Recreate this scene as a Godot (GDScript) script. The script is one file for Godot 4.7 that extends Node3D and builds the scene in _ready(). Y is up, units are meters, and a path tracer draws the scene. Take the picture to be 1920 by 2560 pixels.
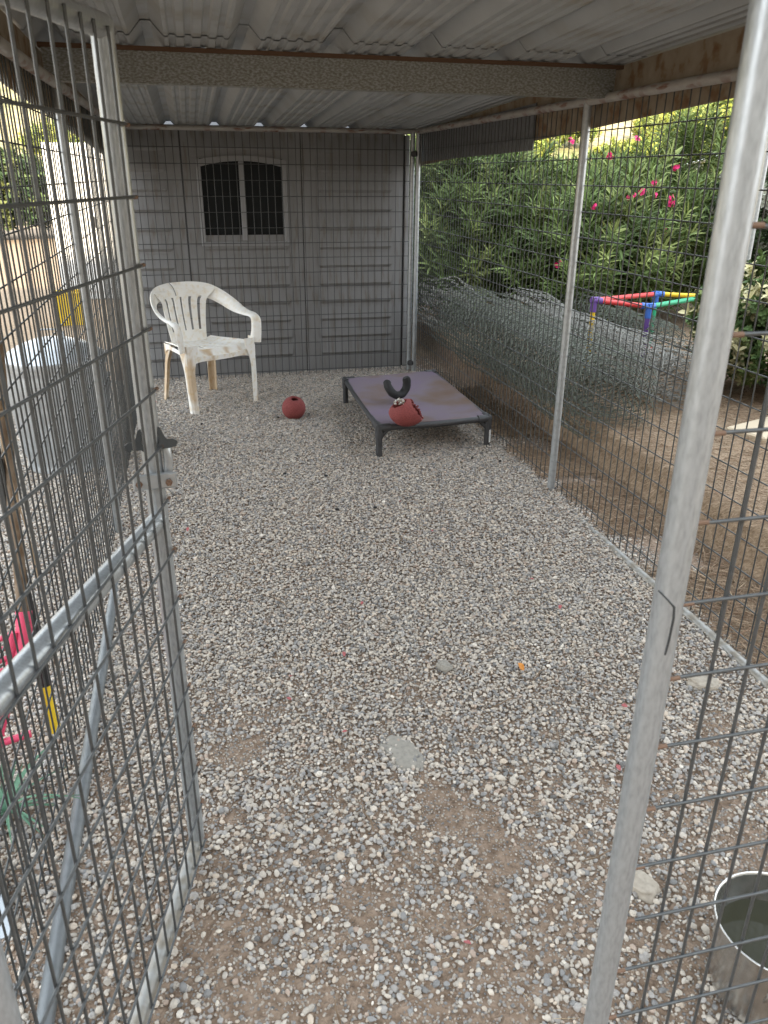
extends Node3D
# A covered dog run: camera, sky and sun first, then the setting, then the kennel and the things in and around it.

var rng := RandomNumberGenerator.new()
var M := {}
var used := {}
var fn := FastNoiseLite.new()

# ------------------------------------------------------------------ mesh builder
class G:
	var v := PackedVector3Array()
	var n := PackedVector3Array()
	var c := PackedColorArray()
	var t := PackedVector2Array()
	var ix := PackedInt32Array()
	var col := Color.WHITE

	func vert(p: Vector3, nn: Vector3, uv := Vector2.ZERO) -> int:
		v.append(p); n.append(nn); c.append(col); t.append(uv)
		return v.size() - 1

	func tri(i: int, j: int, k: int) -> void:
		var g := (v[k] - v[i]).cross(v[j] - v[i])
		if g.dot(n[i] + n[j] + n[k]) < 0.0:
			ix.append(i); ix.append(k); ix.append(j)
		else:
			ix.append(i); ix.append(j); ix.append(k)

	func poly(pts: Array, away: Vector3) -> void:
		# flat convex polygon that faces away from a point
		var a: Vector3 = pts[0]
		var mid := Vector3.ZERO
		for p in pts: mid += p
		mid /= pts.size()
		var nn := Vector3.ZERO
		for i in range(1, pts.size() - 1):
			nn += (pts[i] - a).cross(pts[i + 1] - a)
		if nn.length() < 1e-14: return
		nn = nn.normalized()
		if nn.dot(mid - away) < 0.0: nn = -nn
		var b := v.size()
		for p in pts: vert(p, nn)
		for i in range(1, pts.size() - 1): tri(b, b + i, b + i + 1)

	func box(x: Transform3D, size: Vector3, bev := 0.0) -> void:
		var h := size * 0.5
		var o := x.origin
		if bev <= 0.0:
			for ax in 3:
				for s in [-1.0, 1.0]:
					var q := []
					for uv in [[-1, -1], [1, -1], [1, 1], [-1, 1]]:
						var p := Vector3.ZERO
						p[ax] = s * h[ax]; p[(ax + 1) % 3] = uv[0] * h[(ax + 1) % 3]; p[(ax + 2) % 3] = uv[1] * h[(ax + 2) % 3]
						q.append(x * p)
					poly(q, o)
			return
		var cn := func(s: Array, ax: int) -> Vector3:
			var p := Vector3(s[0] * (h.x - bev), s[1] * (h.y - bev), s[2] * (h.z - bev))
			p[ax] = s[ax] * h[ax]
			return x * p
		for ax in 3:
			for s in [-1, 1]:
				var q := []
				for uv in [[-1, -1], [1, -1], [1, 1], [-1, 1]]:
					var k := [0, 0, 0]
					k[ax] = s; k[(ax + 1) % 3] = uv[0]; k[(ax + 2) % 3] = uv[1]
					q.append(cn.call(k, ax))
				poly(q, o)
		for ax in 3:
			var b := (ax + 1) % 3
			var d := (ax + 2) % 3
			for s1 in [-1, 1]:
				for s2 in [-1, 1]:
					var k1 := [0, 0, 0]; var k2 := [0, 0, 0]
					k1[ax] = -1; k1[b] = s1; k1[d] = s2
					k2[ax] = 1; k2[b] = s1; k2[d] = s2
					poly([cn.call(k1, b), cn.call(k2, b), cn.call(k2, d), cn.call(k1, d)], o)
		for sx in [-1, 1]:
			for sy in [-1, 1]:
				for sz in [-1, 1]:
					var k := [sx, sy, sz]
					poly([cn.call(k, 0), cn.call(k, 1), cn.call(k, 2)], o)

	func tube(pts: Array, rad, sides := 12, caps := true) -> void:
		# a round tube through points; rad is a number or a list
		var cnt := pts.size()
		var ref := Vector3.UP
		var d0: Vector3 = (pts[1] - pts[0]).normalized()
		if absf(d0.dot(ref)) > 0.9: ref = Vector3.RIGHT
		var side := d0.cross(ref).normalized()
		var base := v.size()
		for i in cnt:
			var d: Vector3
			if i == 0: d = pts[1] - pts[0]
			elif i == cnt - 1: d = pts[i] - pts[i - 1]
			else: d = (pts[i] - pts[i - 1]).normalized() + (pts[i + 1] - pts[i]).normalized()
			d = d.normalized()
			side = (side - d * side.dot(d)).normalized()
			var up := side.cross(d)
			var r: float = rad[i] if rad is Array else rad
			for k in sides:
				var a := TAU * k / sides
				var nn := side * cos(a) + up * sin(a)
				vert(pts[i] + nn * r, nn, Vector2(float(k) / sides, float(i)))
		for i in cnt - 1:
			for k in sides:
				var a := base + i * sides + k
				var b := base + i * sides + (k + 1) % sides
				tri(a, b, b + sides); tri(a, b + sides, a + sides)
		if caps:
			for e in [0, cnt - 1]:
				var ring := []
				for k in sides: ring.append(v[base + e * sides + k])
				var inner: Vector3 = pts[1] if e == 0 else pts[cnt - 2]
				poly(ring, inner)

	func lathe(prof: Array, segs: int, f = null) -> void:
		# profile of Vector2(radius, height) round the y axis; f(angle, index, radius) may change the radius
		var base := v.size()
		var m := prof.size()
		for i in m:
			for k in segs:
				var a := TAU * k / segs
				var r: float = prof[i].x
				if (f != null): r = f.call(a, i, r)
				vert(Vector3(cos(a) * r, prof[i].y, sin(a) * r), Vector3.ZERO)
		smooth_quads(base, m, segs, true)

	func smooth_quads(base: int, rows: int, cols: int, wrap: bool) -> void:
		var cc := cols if wrap else cols - 1
		for i in rows - 1:
			for k in cc:
				var a := base + i * cols + k
				var b := base + i * cols + (k + 1) % cols
				var d := a + cols
				var e := b + cols
				for q in [[a, b, e], [a, e, d]]:
					var g: Vector3 = (v[q[2]] - v[q[0]]).cross(v[q[1]] - v[q[0]])
					for w in q: n[w] += g
					ix.append(q[0]); ix.append(q[1]); ix.append(q[2])
		for i in range(base, base + rows * cols):
			n[i] = n[i].normalized() if n[i].length() > 1e-20 else Vector3.UP

	func grid(nu: int, nv: int, f: Callable) -> void:
		var base := v.size()
		for j in nv + 1:
			for i in nu + 1:
				vert(f.call(float(i) / nu, float(j) / nv), Vector3.ZERO, Vector2(float(i) / nu, float(j) / nv))
		smooth_quads(base, nv + 1, nu + 1, false)

	func shell(nu: int, nv: int, f: Callable, thick: float, keep = null, tint = null) -> void:
		# a sheet with thickness; keep(u, v) says which cells stand, so that slots and holes have real edges
		var p := []
		for j in nv + 1:
			for i in nu + 1: p.append(f.call(float(i) / nu, float(j) / nv))
		var w := nu + 1
		var nr := []
		for j in nv + 1:
			for i in nu + 1:
				var du: Vector3 = p[j * w + mini(i + 1, nu)] - p[j * w + maxi(i - 1, 0)]
				var dv: Vector3 = p[mini(j + 1, nv) * w + i] - p[maxi(j - 1, 0) * w + i]
				nr.append(du.cross(dv).normalized())
		var base := v.size()
		for s in [0.5, -0.5]:
			for k in p.size():
				if (tint != null): col = tint.call(p[k])
				vert(p[k] + nr[k] * thick * s, nr[k] * signf(s))
		var cnt := p.size()
		var on := func(i: int, j: int) -> bool:
			if i < 0 or j < 0 or i >= nu or j >= nv: return false
			return keep == null or keep.call((i + 0.5) / nu, (j + 0.5) / nv)
		var grid_on := []
		for j in nv:
			for i in nu: grid_on.append(on.call(i, j))
		for j in nv:
			for i in nu:
				if not grid_on[j * nu + i]: continue
				var a := j * w + i
				for o in [base, base + cnt]:
					tri(o + a, o + a + 1, o + a + w + 1); tri(o + a, o + a + w + 1, o + a + w)
				var mid: Vector3 = (p[a] + p[a + w + 1]) * 0.5
				for e in [[-1, 0, a, a + w], [1, 0, a + 1, a + w + 1], [0, -1, a, a + 1], [0, 1, a + w, a + w + 1]]:
					var i2: int = i + e[0]
					var j2: int = j + e[1]
					var there: bool = i2 >= 0 and j2 >= 0 and i2 < nu and j2 < nv and grid_on[j2 * nu + i2]
					if not there:
						if (tint != null): col = tint.call(p[e[2]])
						poly([v[base + e[2]], v[base + e[3]], v[base + cnt + e[3]], v[base + cnt + e[2]]], mid)

	func done() -> ArrayMesh:
		var a := []
		a.resize(Mesh.ARRAY_MAX)
		a[Mesh.ARRAY_VERTEX] = v; a[Mesh.ARRAY_NORMAL] = n; a[Mesh.ARRAY_COLOR] = c; a[Mesh.ARRAY_TEX_UV] = t; a[Mesh.ARRAY_INDEX] = ix
		var m := ArrayMesh.new()
		m.add_surface_from_arrays(Mesh.PRIMITIVE_TRIANGLES, a)
		return m

# ------------------------------------------------------------------ naming and placing
func numbered(called: String) -> String:
	if not used.has(called):
		used[called] = 0
		return called
	used[called] += 1
	return "%s_%03d" % [called, used[called]]

func meta(o: Node, label: String, category: String, group := "") -> void:
	o.set_meta("label", label)
	o.set_meta("category", category)
	if group: o.set_meta("group", group)

func thing(called: String, label: String, category: String, at := Vector3.ZERO, turn := 0.0, group := "") -> Node3D:
	var o := Node3D.new()
	o.name = numbered(called)
	add_child(o)
	o.position = at
	o.rotation.y = turn
	meta(o, label, category, group)
	return o

func part(parent: Node, called: String, mesh: Mesh, mat: Material, x := Transform3D.IDENTITY) -> MeshInstance3D:
	var o := MeshInstance3D.new()
	o.name = called if parent != self else numbered(called)
	o.mesh = mesh
	o.material_override = mat
	parent.add_child(o, true)
	o.transform = x
	return o

func one(called: String, mesh: Mesh, mat: Material, label: String, category: String, x := Transform3D.IDENTITY, group := "") -> MeshInstance3D:
	var o := part(self, called, mesh, mat, x)
	meta(o, label, category, group)
	return o

func structure(called: String, mesh: Mesh, mat: Material) -> MeshInstance3D:
	var o := part(self, called, mesh, mat)
	o.set_meta("kind", "structure")
	return o

func many(parent: Node, called: String, mesh: Mesh, mat: Material, xs: Array, cols: Array) -> MultiMeshInstance3D:
	var mm := MultiMesh.new()
	mm.transform_format = MultiMesh.TRANSFORM_3D
	mm.use_colors = true
	mm.mesh = mesh
	mm.instance_count = xs.size()
	var b := PackedFloat32Array()
	b.resize(xs.size() * 16)
	var k := 0
	for i in xs.size():
		var t: Transform3D = xs[i]
		var q := t.basis
		var o := t.origin
		b[k] = q.x.x; b[k + 1] = q.y.x; b[k + 2] = q.z.x; b[k + 3] = o.x
		b[k + 4] = q.x.y; b[k + 5] = q.y.y; b[k + 6] = q.z.y; b[k + 7] = o.y
		b[k + 8] = q.x.z; b[k + 9] = q.y.z; b[k + 10] = q.z.z; b[k + 11] = o.z
		var cc: Color = cols[i]
		b[k + 12] = cc.r; b[k + 13] = cc.g; b[k + 14] = cc.b; b[k + 15] = 1.0
		k += 16
	mm.buffer = b
	var o2 := MultiMeshInstance3D.new()
	o2.name = called
	o2.multimesh = mm
	o2.material_override = mat
	parent.add_child(o2, true)
	return o2

func cyl(a: Vector3, b: Vector3, r: float, sides := 14) -> ArrayMesh:
	var g := G.new()
	g.tube([a, b], r, sides)
	return g.done()

func frame_of(d: Vector3, spin := 0.0) -> Basis:
	# a basis whose y axis points along d
	var y := d.normalized()
	var s := y.cross(Vector3(0.31, 0.12, 0.94)).normalized()
	return Basis(s, y, s.cross(y)).rotated(y, spin)

func rnd(a: float, b: float) -> float:
	return rng.randf_range(a, b)

# ------------------------------------------------------------------ materials
func noise_tex(seed_: int, freq: float, ramp: Array, size := 256, kind := FastNoiseLite.TYPE_SIMPLEX_SMOOTH, oct := 4) -> ImageTexture:
	var f := FastNoiseLite.new()
	f.seed = seed_; f.noise_type = kind; f.frequency = freq; f.fractal_octaves = oct
	if kind == FastNoiseLite.TYPE_CELLULAR:
		f.cellular_return_type = FastNoiseLite.RETURN_CELL_VALUE
	var im := f.get_seamless_image(size, size)
	im.convert(Image.FORMAT_L8)
	var gr := Gradient.new()
	var offs := PackedFloat32Array()
	var cs := PackedColorArray()
	for r in ramp:
		offs.append(r[0]); cs.append(r[1])
	gr.offsets = offs; gr.colors = cs
	var lut := []
	for i in 256: lut.append(gr.sample(i / 255.0))
	var d := im.get_data()
	var o := PackedByteArray()
	o.resize(size * size * 3)
	for i in size * size:
		var q: Color = lut[d[i]]
		o[i * 3] = int(q.r * 255.0); o[i * 3 + 1] = int(q.g * 255.0); o[i * 3 + 2] = int(q.b * 255.0)
	var out := Image.create_from_data(size, size, false, Image.FORMAT_RGB8, o)
	return ImageTexture.create_from_image(out)

func gray(x: float) -> Color:
	return Color(x, x, x)

func lin(r: float, g: float, b: float) -> Color:
	return Color(r, g, b).linear_to_srgb()

func mat(called: String, color: Color, rough := 0.8, metal := 0.0) -> StandardMaterial3D:
	var m := StandardMaterial3D.new()
	m.resource_name = called
	m.albedo_color = color
	m.roughness = rough
	m.metallic = metal
	M[called] = m
	return m

func textured(m: StandardMaterial3D, tex: Texture2D, scale: float, world := true) -> void:
	m.albedo_texture = tex
	m.uv1_triplanar = true
	m.uv1_world_triplanar = world
	m.uv1_scale = Vector3(scale, scale, scale)

func materials() -> void:
	var spangle := noise_tex(3, 0.05, [[0.0, gray(0.90)], [0.5, gray(0.95)], [1.0, gray(1.0)]], 256, FastNoiseLite.TYPE_CELLULAR, 1)
	var mottle := noise_tex(5, 0.03, [[0.0, gray(0.82)], [0.45, gray(0.93)], [1.0, gray(1.0)]], 256, FastNoiseLite.TYPE_SIMPLEX_SMOOTH, 5)
	var grime := noise_tex(9, 0.012, [[0.0, Color(0.55, 0.45, 0.34)], [0.35, Color(0.78, 0.72, 0.64)], [0.6, gray(0.92)], [1.0, gray(1.0)]])
	var rusty := noise_tex(12, 0.016, [[0.0, Color(0.56, 0.40, 0.28)], [0.24, Color(0.63, 0.53, 0.42)], [0.42, Color(0.70, 0.66, 0.60)], [1.0, Color(0.78, 0.76, 0.72)]], 256, FastNoiseLite.TYPE_SIMPLEX_SMOOTH, 5)
	textured(mat("tube", lin(0.46, 0.49, 0.505), 0.36, 0.6), mottle, 4.0)
	textured(mat("tube_near", lin(0.46, 0.49, 0.505), 0.36, 0.6), noise_tex(21, 0.035, [[0.0, gray(0.80)], [0.5, gray(0.92)], [1.0, gray(1.0)]], 512, FastNoiseLite.TYPE_SIMPLEX_SMOOTH, 6), 7.0)
	M.tube_near.uv1_scale = Vector3(9.0, 2.2, 9.0)
	textured(mat("tube_dirty", lin(0.36, 0.36, 0.34), 0.5, 0.35), noise_tex(23, 0.03, [[0.0, Color(0.76, 0.70, 0.62)], [0.4, Color(0.87, 0.84, 0.80)], [0.65, gray(0.96)], [1.0, gray(1.0)]], 256, FastNoiseLite.TYPE_SIMPLEX_SMOOTH, 6), 2.5)
	textured(mat("rail_buried", lin(0.20, 0.215, 0.22), 0.5, 0.35), mottle, 3.0)
	textured(mat("rail_rust", lin(0.45, 0.43, 0.40), 0.55, 0.2), noise_tex(31, 0.02, [[0.0, Color(0.52, 0.27, 0.18)], [0.22, Color(0.66, 0.48, 0.40)], [0.34, gray(0.85)], [1.0, gray(1.0)]], 256, FastNoiseLite.TYPE_SIMPLEX_SMOOTH, 5), 3.0)
	M.rail_rust.uv1_scale = Vector3(1.3, 5.0, 1.3)
	textured(mat("wire", lin(0.075, 0.08, 0.08), 0.45, 0.35), mottle, 6.0)
	textured(mat("wire_gate", lin(0.10, 0.105, 0.105), 0.42, 0.45), mottle, 6.0)
	mat("weld_rust", lin(0.16, 0.095, 0.06), 0.85)
	textured(mat("beam", lin(0.34, 0.35, 0.345), 0.55, 0.15), noise_tex(41, 0.04, [[0.0, Color(0.60, 0.57, 0.50)], [0.40, Color(0.76, 0.75, 0.71)], [0.7, gray(0.90)], [1.0, gray(1.0)]], 512, FastNoiseLite.TYPE_SIMPLEX_SMOOTH, 6), 2.4)
	M.beam.uv1_scale = Vector3(3.2, 6.0, 3.2)
	textured(mat("side_beam", lin(0.52, 0.48, 0.42), 0.7, 0.1), rusty, 2.2)
	mat("purlin_rust", lin(0.10, 0.055, 0.03), 0.9)
	textured(mat("plate", lin(0.20, 0.21, 0.22), 0.5, 0.3), mottle, 3.0)
	textured(mat("roof", lin(0.39, 0.41, 0.42), 0.5, 0.1), noise_tex(51, 0.01, [[0.0, Color(0.84, 0.80, 0.74)], [0.4, gray(0.94)], [1.0, gray(1.0)]], 256, FastNoiseLite.TYPE_SIMPLEX_SMOOTH, 5), 1.6)
	textured(mat("shed", lin(0.235, 0.238, 0.242), 0.5), noise_tex(61, 0.012, [[0.0, Color(0.84, 0.79, 0.73)], [0.30, Color(0.94, 0.93, 0.92)], [1.0, gray(1.0)]], 256, FastNoiseLite.TYPE_SIMPLEX_SMOOTH, 5), 1.3)
	M.shed.uv1_scale = Vector3(5.0, 0.9, 5.0)
	mat("shed_dark", lin(0.03, 0.03, 0.032), 0.8)
	mat("shed_frame", lin(0.27, 0.272, 0.275), 0.5)
	mat("glass_dark", lin(0.010, 0.012, 0.013), 0.3).metallic_specular = 0.25
	# ground
	var soil := mat("soil", Color.WHITE, 0.95)
	soil.vertex_color_use_as_albedo = true
	textured(soil, noise_tex(71, 0.03, [[0.0, Color(0.62, 0.58, 0.54)], [0.5, Color(0.86, 0.84, 0.82)], [1.0, Color(1, 1, 1)]], 512, FastNoiseLite.TYPE_SIMPLEX_SMOOTH, 6), 1.7)
	soil.heightmap_enabled = true
	soil.heightmap_texture = noise_tex(72, 0.06, [[0.0, gray(0.0)], [1.0, gray(1.0)]], 512, FastNoiseLite.TYPE_SIMPLEX_SMOOTH, 5)
	soil.heightmap_scale = 1.0
	var peb := mat("pebble", Color.WHITE, 0.85)
	peb.vertex_color_use_as_albedo = true
	var leaf := mat("leaf", Color.WHITE, 0.62)
	leaf.vertex_color_use_as_albedo = true
	leaf.metallic_specular = 0.35
	leaf.backlight_enabled = true
	leaf.backlight = Color(0.25, 0.3, 0.12)
	var tinted := mat("tinted", Color.WHITE, 0.8)
	tinted.vertex_color_use_as_albedo = true
	textured(mat("bark", lin(0.13, 0.10, 0.075), 0.95), grime, 6.0)
	mat("petal", lin(0.75, 0.035, 0.20), 0.6)
	mat("hill", Color.WHITE, 1.0).vertex_color_use_as_albedo = true
	textured(M.hill, noise_tex(81, 0.03, [[0.0, Color(0.62, 0.62, 0.5)], [0.5, Color(0.9, 0.88, 0.8)], [1.0, Color(1, 1, 1)]], 256, FastNoiseLite.TYPE_SIMPLEX_SMOOTH, 5), 0.08)
	# things
	var chair := mat("chair", Color.WHITE, 0.45)
	chair.vertex_color_use_as_albedo = true
	textured(chair, noise_tex(91, 0.02, [[0.0, Color(0.92, 0.87, 0.79)], [0.25, Color(0.97, 0.95, 0.91)], [0.45, gray(0.99)], [1.0, gray(1.0)]], 256, FastNoiseLite.TYPE_SIMPLEX_SMOOTH, 5), 4.0, false)
	textured(mat("red_rubber", lin(0.30, 0.065, 0.06), 0.85), noise_tex(95, 0.08, [[0.0, gray(0.6)], [0.5, gray(0.85)], [1.0, Color(1, 1, 1)]], 256, FastNoiseLite.TYPE_SIMPLEX_SMOOTH, 4), 6.0, false)
	textured(mat("black_rubber", lin(0.022, 0.022, 0.022), 0.8), mottle, 8.0, false)
	textured(mat("bed_frame", lin(0.045, 0.045, 0.047), 0.55), mottle, 3.0)
	textured(mat("bed_cloth", Color.WHITE, 0.9), noise_tex(99, 0.007, [[0.0, Color(0.40, 0.31, 0.24)], [0.3, Color(0.42, 0.36, 0.35)], [0.48, Color(0.43, 0.385, 0.42)], [1.0, Color(0.42, 0.36, 0.44)]], 256, FastNoiseLite.TYPE_SIMPLEX_SMOOTH, 5), 0.9)
	mat("white_paper", lin(0.75, 0.75, 0.73), 0.8)
	textured(mat("zinc", lin(0.47, 0.50, 0.52), 0.36, 0.55), spangle, 3.0)
	textured(mat("steel", lin(0.62, 0.61, 0.58), 0.22, 0.9), mottle, 5.0)
	mat("water", lin(0.035, 0.034, 0.018), 0.06).metallic_specular = 0.25
	mat("latch", lin(0.045, 0.05, 0.052), 0.5, 0.3)
	textured(mat("wood", lin(0.24, 0.18, 0.125), 0.75), grime, 5.0)
	mat("black_plastic", lin(0.012, 0.012, 0.013), 0.4)
	mat("pink_plastic", lin(0.62, 0.06, 0.13), 0.5)
	mat("yellow_plastic", lin(0.72, 0.50, 0.02), 0.45)
	mat("leash", lin(0.36, 0.26, 0.16), 0.9)
	textured(mat("rock", lin(0.42, 0.37, 0.30), 0.95), mottle, 7.0)
	textured(mat("rock_grey", lin(0.30, 0.28, 0.24), 0.95), mottle, 7.0)
	mat("mesh_green", lin(0.085, 0.095, 0.07), 0.55, 0.2)
	mat("mesh_silver", lin(0.22, 0.215, 0.19), 0.45, 0.4)
	mat("pipe_red", lin(0.60, 0.05, 0.05), 0.45)
	mat("pipe_yellow", lin(0.72, 0.46, 0.02), 0.45)
	mat("pipe_green", lin(0.02, 0.33, 0.16), 0.45)
	mat("pipe_blue", lin(0.04, 0.13, 0.45), 0.45)
	mat("pipe_purple", lin(0.13, 0.06, 0.25), 0.5)
	mat("white_wall", lin(0.72, 0.72, 0.70), 0.8)
	mat("blue_paint", lin(0.06, 0.20, 0.45), 0.6)
	mat("stucco", lin(0.50, 0.44, 0.36), 0.9)
	mat("roof_tile", lin(0.25, 0.12, 0.08), 0.9)
	mat("slab", lin(0.46, 0.38, 0.27), 0.9)

# ------------------------------------------------------------------ setting
func smooth(a: float, b: float, x: float) -> float:
	return smoothstep(a, b, x)

func ground_at(x: float, z: float) -> float:
	var y := -0.03 * smooth(-3.3, -2.2, z) * smooth(3.0, 1.0, absf(x))
	y += 0.007 * fn.get_noise_2d(x * 30.0, z * 30.0)
	var edge := 1.97 + 0.05 * fn.get_noise_2d(z * 60.0, 7.0) + 0.012 * fn.get_noise_2d(z * 300.0, 3.0)
	if z < -3.4: edge -= 0.08 * smooth(-3.4, -4.4, z)
	y += 0.17 * smooth(edge, edge + 0.085, x) * smooth(3.0, 1.0, z)
	y += 0.10 * smooth(2.2, 4.5, x) + 0.02 * maxf(0.0, x - 1.9) * fn.get_noise_2d(x * 50.0, z * 50.0)
	return y

func cover(x: float, z: float) -> float:
	# how densely stones lie: full in the run, thin with bare soil near its open end
	var d := 1.0
	d -= smooth(-1.95, -1.05, z) * 0.60
	var bare := fn.get_noise_2d(x * 95.0 + 40.0, z * 95.0) + 0.55 * fn.get_noise_2d(x * 260.0, z * 260.0 + 9.0)
	d -= smooth(0.12, 0.42, bare) * smooth(-2.3, -1.35, z) * 0.9
	for p in patches:
		var dx: float = (x - p[0]) / p[2]
		var dz: float = (z - p[1]) / p[3]
		var q := dx * dx + dz * dz + 0.5 * fn.get_noise_2d(x * 240.0, z * 240.0)
		if q < 1.25: d = minf(d, smooth(0.75, 1.25, q) * 0.7 + 0.03)
	if x > 1.56: d -= smooth(1.56, 1.74, x + 0.05 * fn.get_noise_2d(x * 200.0, z * 200.0)) * 0.95
	if x < -0.95: d -= 0.15
	return d

var patches := []

func ray_dir(px: float, py: float) -> Vector3:
	return cam_f + cam_r * ((px - 960.0) / 1950.4) - cam_u * ((py - 1280.0) / 1950.4)

func on_ground(px: float, py: float, h := 0.0) -> Vector3:
	var d := ray_dir(px, py)
	return Vector3(0, 1.391, 0) + d * ((h - 1.391) / d.y)

func on_z(px: float, py: float, z: float) -> Vector3:
	var d := ray_dir(px, py)
	return Vector3(0, 1.391, 0) + d * (z / d.z)

var cam_r: Vector3
var cam_u: Vector3
var cam_f: Vector3

func axis(dense0: float, dense1: float, step: float, outer: Array) -> Array:
	var a := []
	for o in outer:
		if o < dense0 - step: a.append(o)
	var n := int(ceil((dense1 - dense0) / step))
	for i in n + 1: a.append(dense0 + (dense1 - dense0) * i / n)
	for o in outer:
		if o > dense1 + step: a.append(o)
	return a

func build_ground() -> void:
	var far := [-260.0, -120.0, -60.0, -35.0, -24.0, -17.0, -13.0, -11.0, -9.5, -8.5, -7.7, -7.0, -6.5, -5.0, -4.0, -3.2, -2.6, -2.2, -1.9, 0.2, 0.8, 1.6, 2.4, 3.2, 3.9, 4.6, 5.4, 6.4, 8.0, 10.0, 13.0, 18.0, 26.0, 40.0, 70.0, 130.0, 260.0]
	var xs := axis(-1.8, 3.2, 0.04, far)
	var zs := axis(-6.4, -0.5, 0.04, far)
	var g := G.new()
	var base := g.v.size()
	for z in zs:
		for x in xs:
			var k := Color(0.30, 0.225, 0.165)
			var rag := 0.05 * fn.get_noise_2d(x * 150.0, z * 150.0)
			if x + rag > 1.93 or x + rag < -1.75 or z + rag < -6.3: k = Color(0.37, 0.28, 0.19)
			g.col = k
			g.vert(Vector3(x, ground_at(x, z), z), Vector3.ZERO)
	g.smooth_quads(base, zs.size(), xs.size(), false)
	for i in g.n.size():
		if g.n[i].y < 0.0: g.n[i] = -g.n[i]
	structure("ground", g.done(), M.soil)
	# the dry hill beyond
	var h := G.new()
	h.grid(70, 22, func(u: float, v: float) -> Vector3:
		var a := lerpf(-1.5, 1.5, u)
		var r := lerpf(38.0, 190.0, v)
		var x := sin(a) * r
		var z := -cos(a) * r
		var rise := 21.0 * smooth(0.0, 1.0, v) * (0.8 + 0.35 * fn.get_noise_2d(u * 700.0, 5.0)) + 1.6 * fn.get_noise_2d(x * 2.2, z * 2.2) * v
		return Vector3(x, -0.4 + rise, z))
	for i in h.v.size():
		var p := h.v[i]
		var w := smooth(0.0, 0.45, fn.get_noise_2d(p.x * 4.0, p.z * 4.0))
		h.c[i] = Color(0.40, 0.34, 0.20).lerp(Color(0.20, 0.20, 0.08), w)
	structure("hill", h.done(), M.hill)

func pebble_mesh(seed_: int, flat: float, angular := false) -> ArrayMesh:
	var f := FastNoiseLite.new()
	f.seed = seed_; f.frequency = 0.9
	# subdivided octahedron pushed out to a worn stone
	var dirs := {}
	var g := G.new()
	var faces := []
	var o := [Vector3.RIGHT, Vector3.LEFT, Vector3.UP, Vector3.DOWN, Vector3.BACK, Vector3.FORWARD]
	for s in [[0, 2, 4], [4, 2, 1], [1, 2, 5], [5, 2, 0], [0, 4, 3], [4, 1, 3], [1, 5, 3], [5, 0, 3]]:
		faces.append([o[s[0]], o[s[1]], o[s[2]]])
	for it in 1:
		var nf := []
		for t in faces:
			var a: Vector3 = (t[0] + t[1]).normalized()
			var b: Vector3 = (t[1] + t[2]).normalized()
			var c: Vector3 = (t[2] + t[0]).normalized()
			nf += [[t[0], a, c], [a, t[1], b], [c, b, t[2]], [a, b, c]]
		faces = nf
	for t in faces:
		var id := []
		for d in t:
			var key: Vector3 = (d * 1000.0).round()
			if not dirs.has(key):
				var r: float = 0.5 * (1.0 + 0.42 * f.get_noise_3dv(d * 1.1) + 0.14 * f.get_noise_3dv(d * 3.0))
				dirs[key] = g.vert(Vector3(d.x * 1.12, d.y * flat, d.z * 0.94) * r, Vector3.ZERO)
			id.append(dirs[key])
		var gn := (g.v[id[1]] - g.v[id[0]]).cross(g.v[id[2]] - g.v[id[0]])
		if gn.dot(g.v[id[0]]) < 0.0: gn = -gn
		for k in id: g.n[k] += gn
		g.ix.append(id[0])
		if (g.v[id[2]] - g.v[id[0]]).cross(g.v[id[1]] - g.v[id[0]]).dot(g.v[id[0]]) >= 0.0:
			g.ix.append(id[1]); g.ix.append(id[2])
		else:
			g.ix.append(id[2]); g.ix.append(id[1])
	for i in g.n.size(): g.n[i] = g.n[i].normalized()
	if not angular: return g.done()
	# broken stones keep flat faces
	var h := G.new()
	for i in range(0, g.ix.size(), 3):
		h.poly([g.v[g.ix[i]], g.v[g.ix[i + 1]], g.v[g.ix[i + 2]]], Vector3.ZERO)
	return h.done()

func stone_tint() -> Color:
	var r := rng.randf()
	var c: Color
	if r < 0.36: c = Color(0.40, 0.375, 0.34)
	elif r < 0.58: c = Color(0.31, 0.305, 0.30)
	elif r < 0.70: c = Color(0.21, 0.215, 0.22)
	elif r < 0.80: c = Color(0.45, 0.395, 0.335)
	elif r < 0.90: c = Color(0.48, 0.445, 0.395)
	elif r < 0.95: c = Color(0.36, 0.295, 0.25)
	elif r < 0.975: c = Color(0.56, 0.535, 0.49)
	else: c = Color(0.13, 0.13, 0.13)
	return c * Color(1.045, 1.0, 0.94) * rnd(0.86, 1.14)

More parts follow.
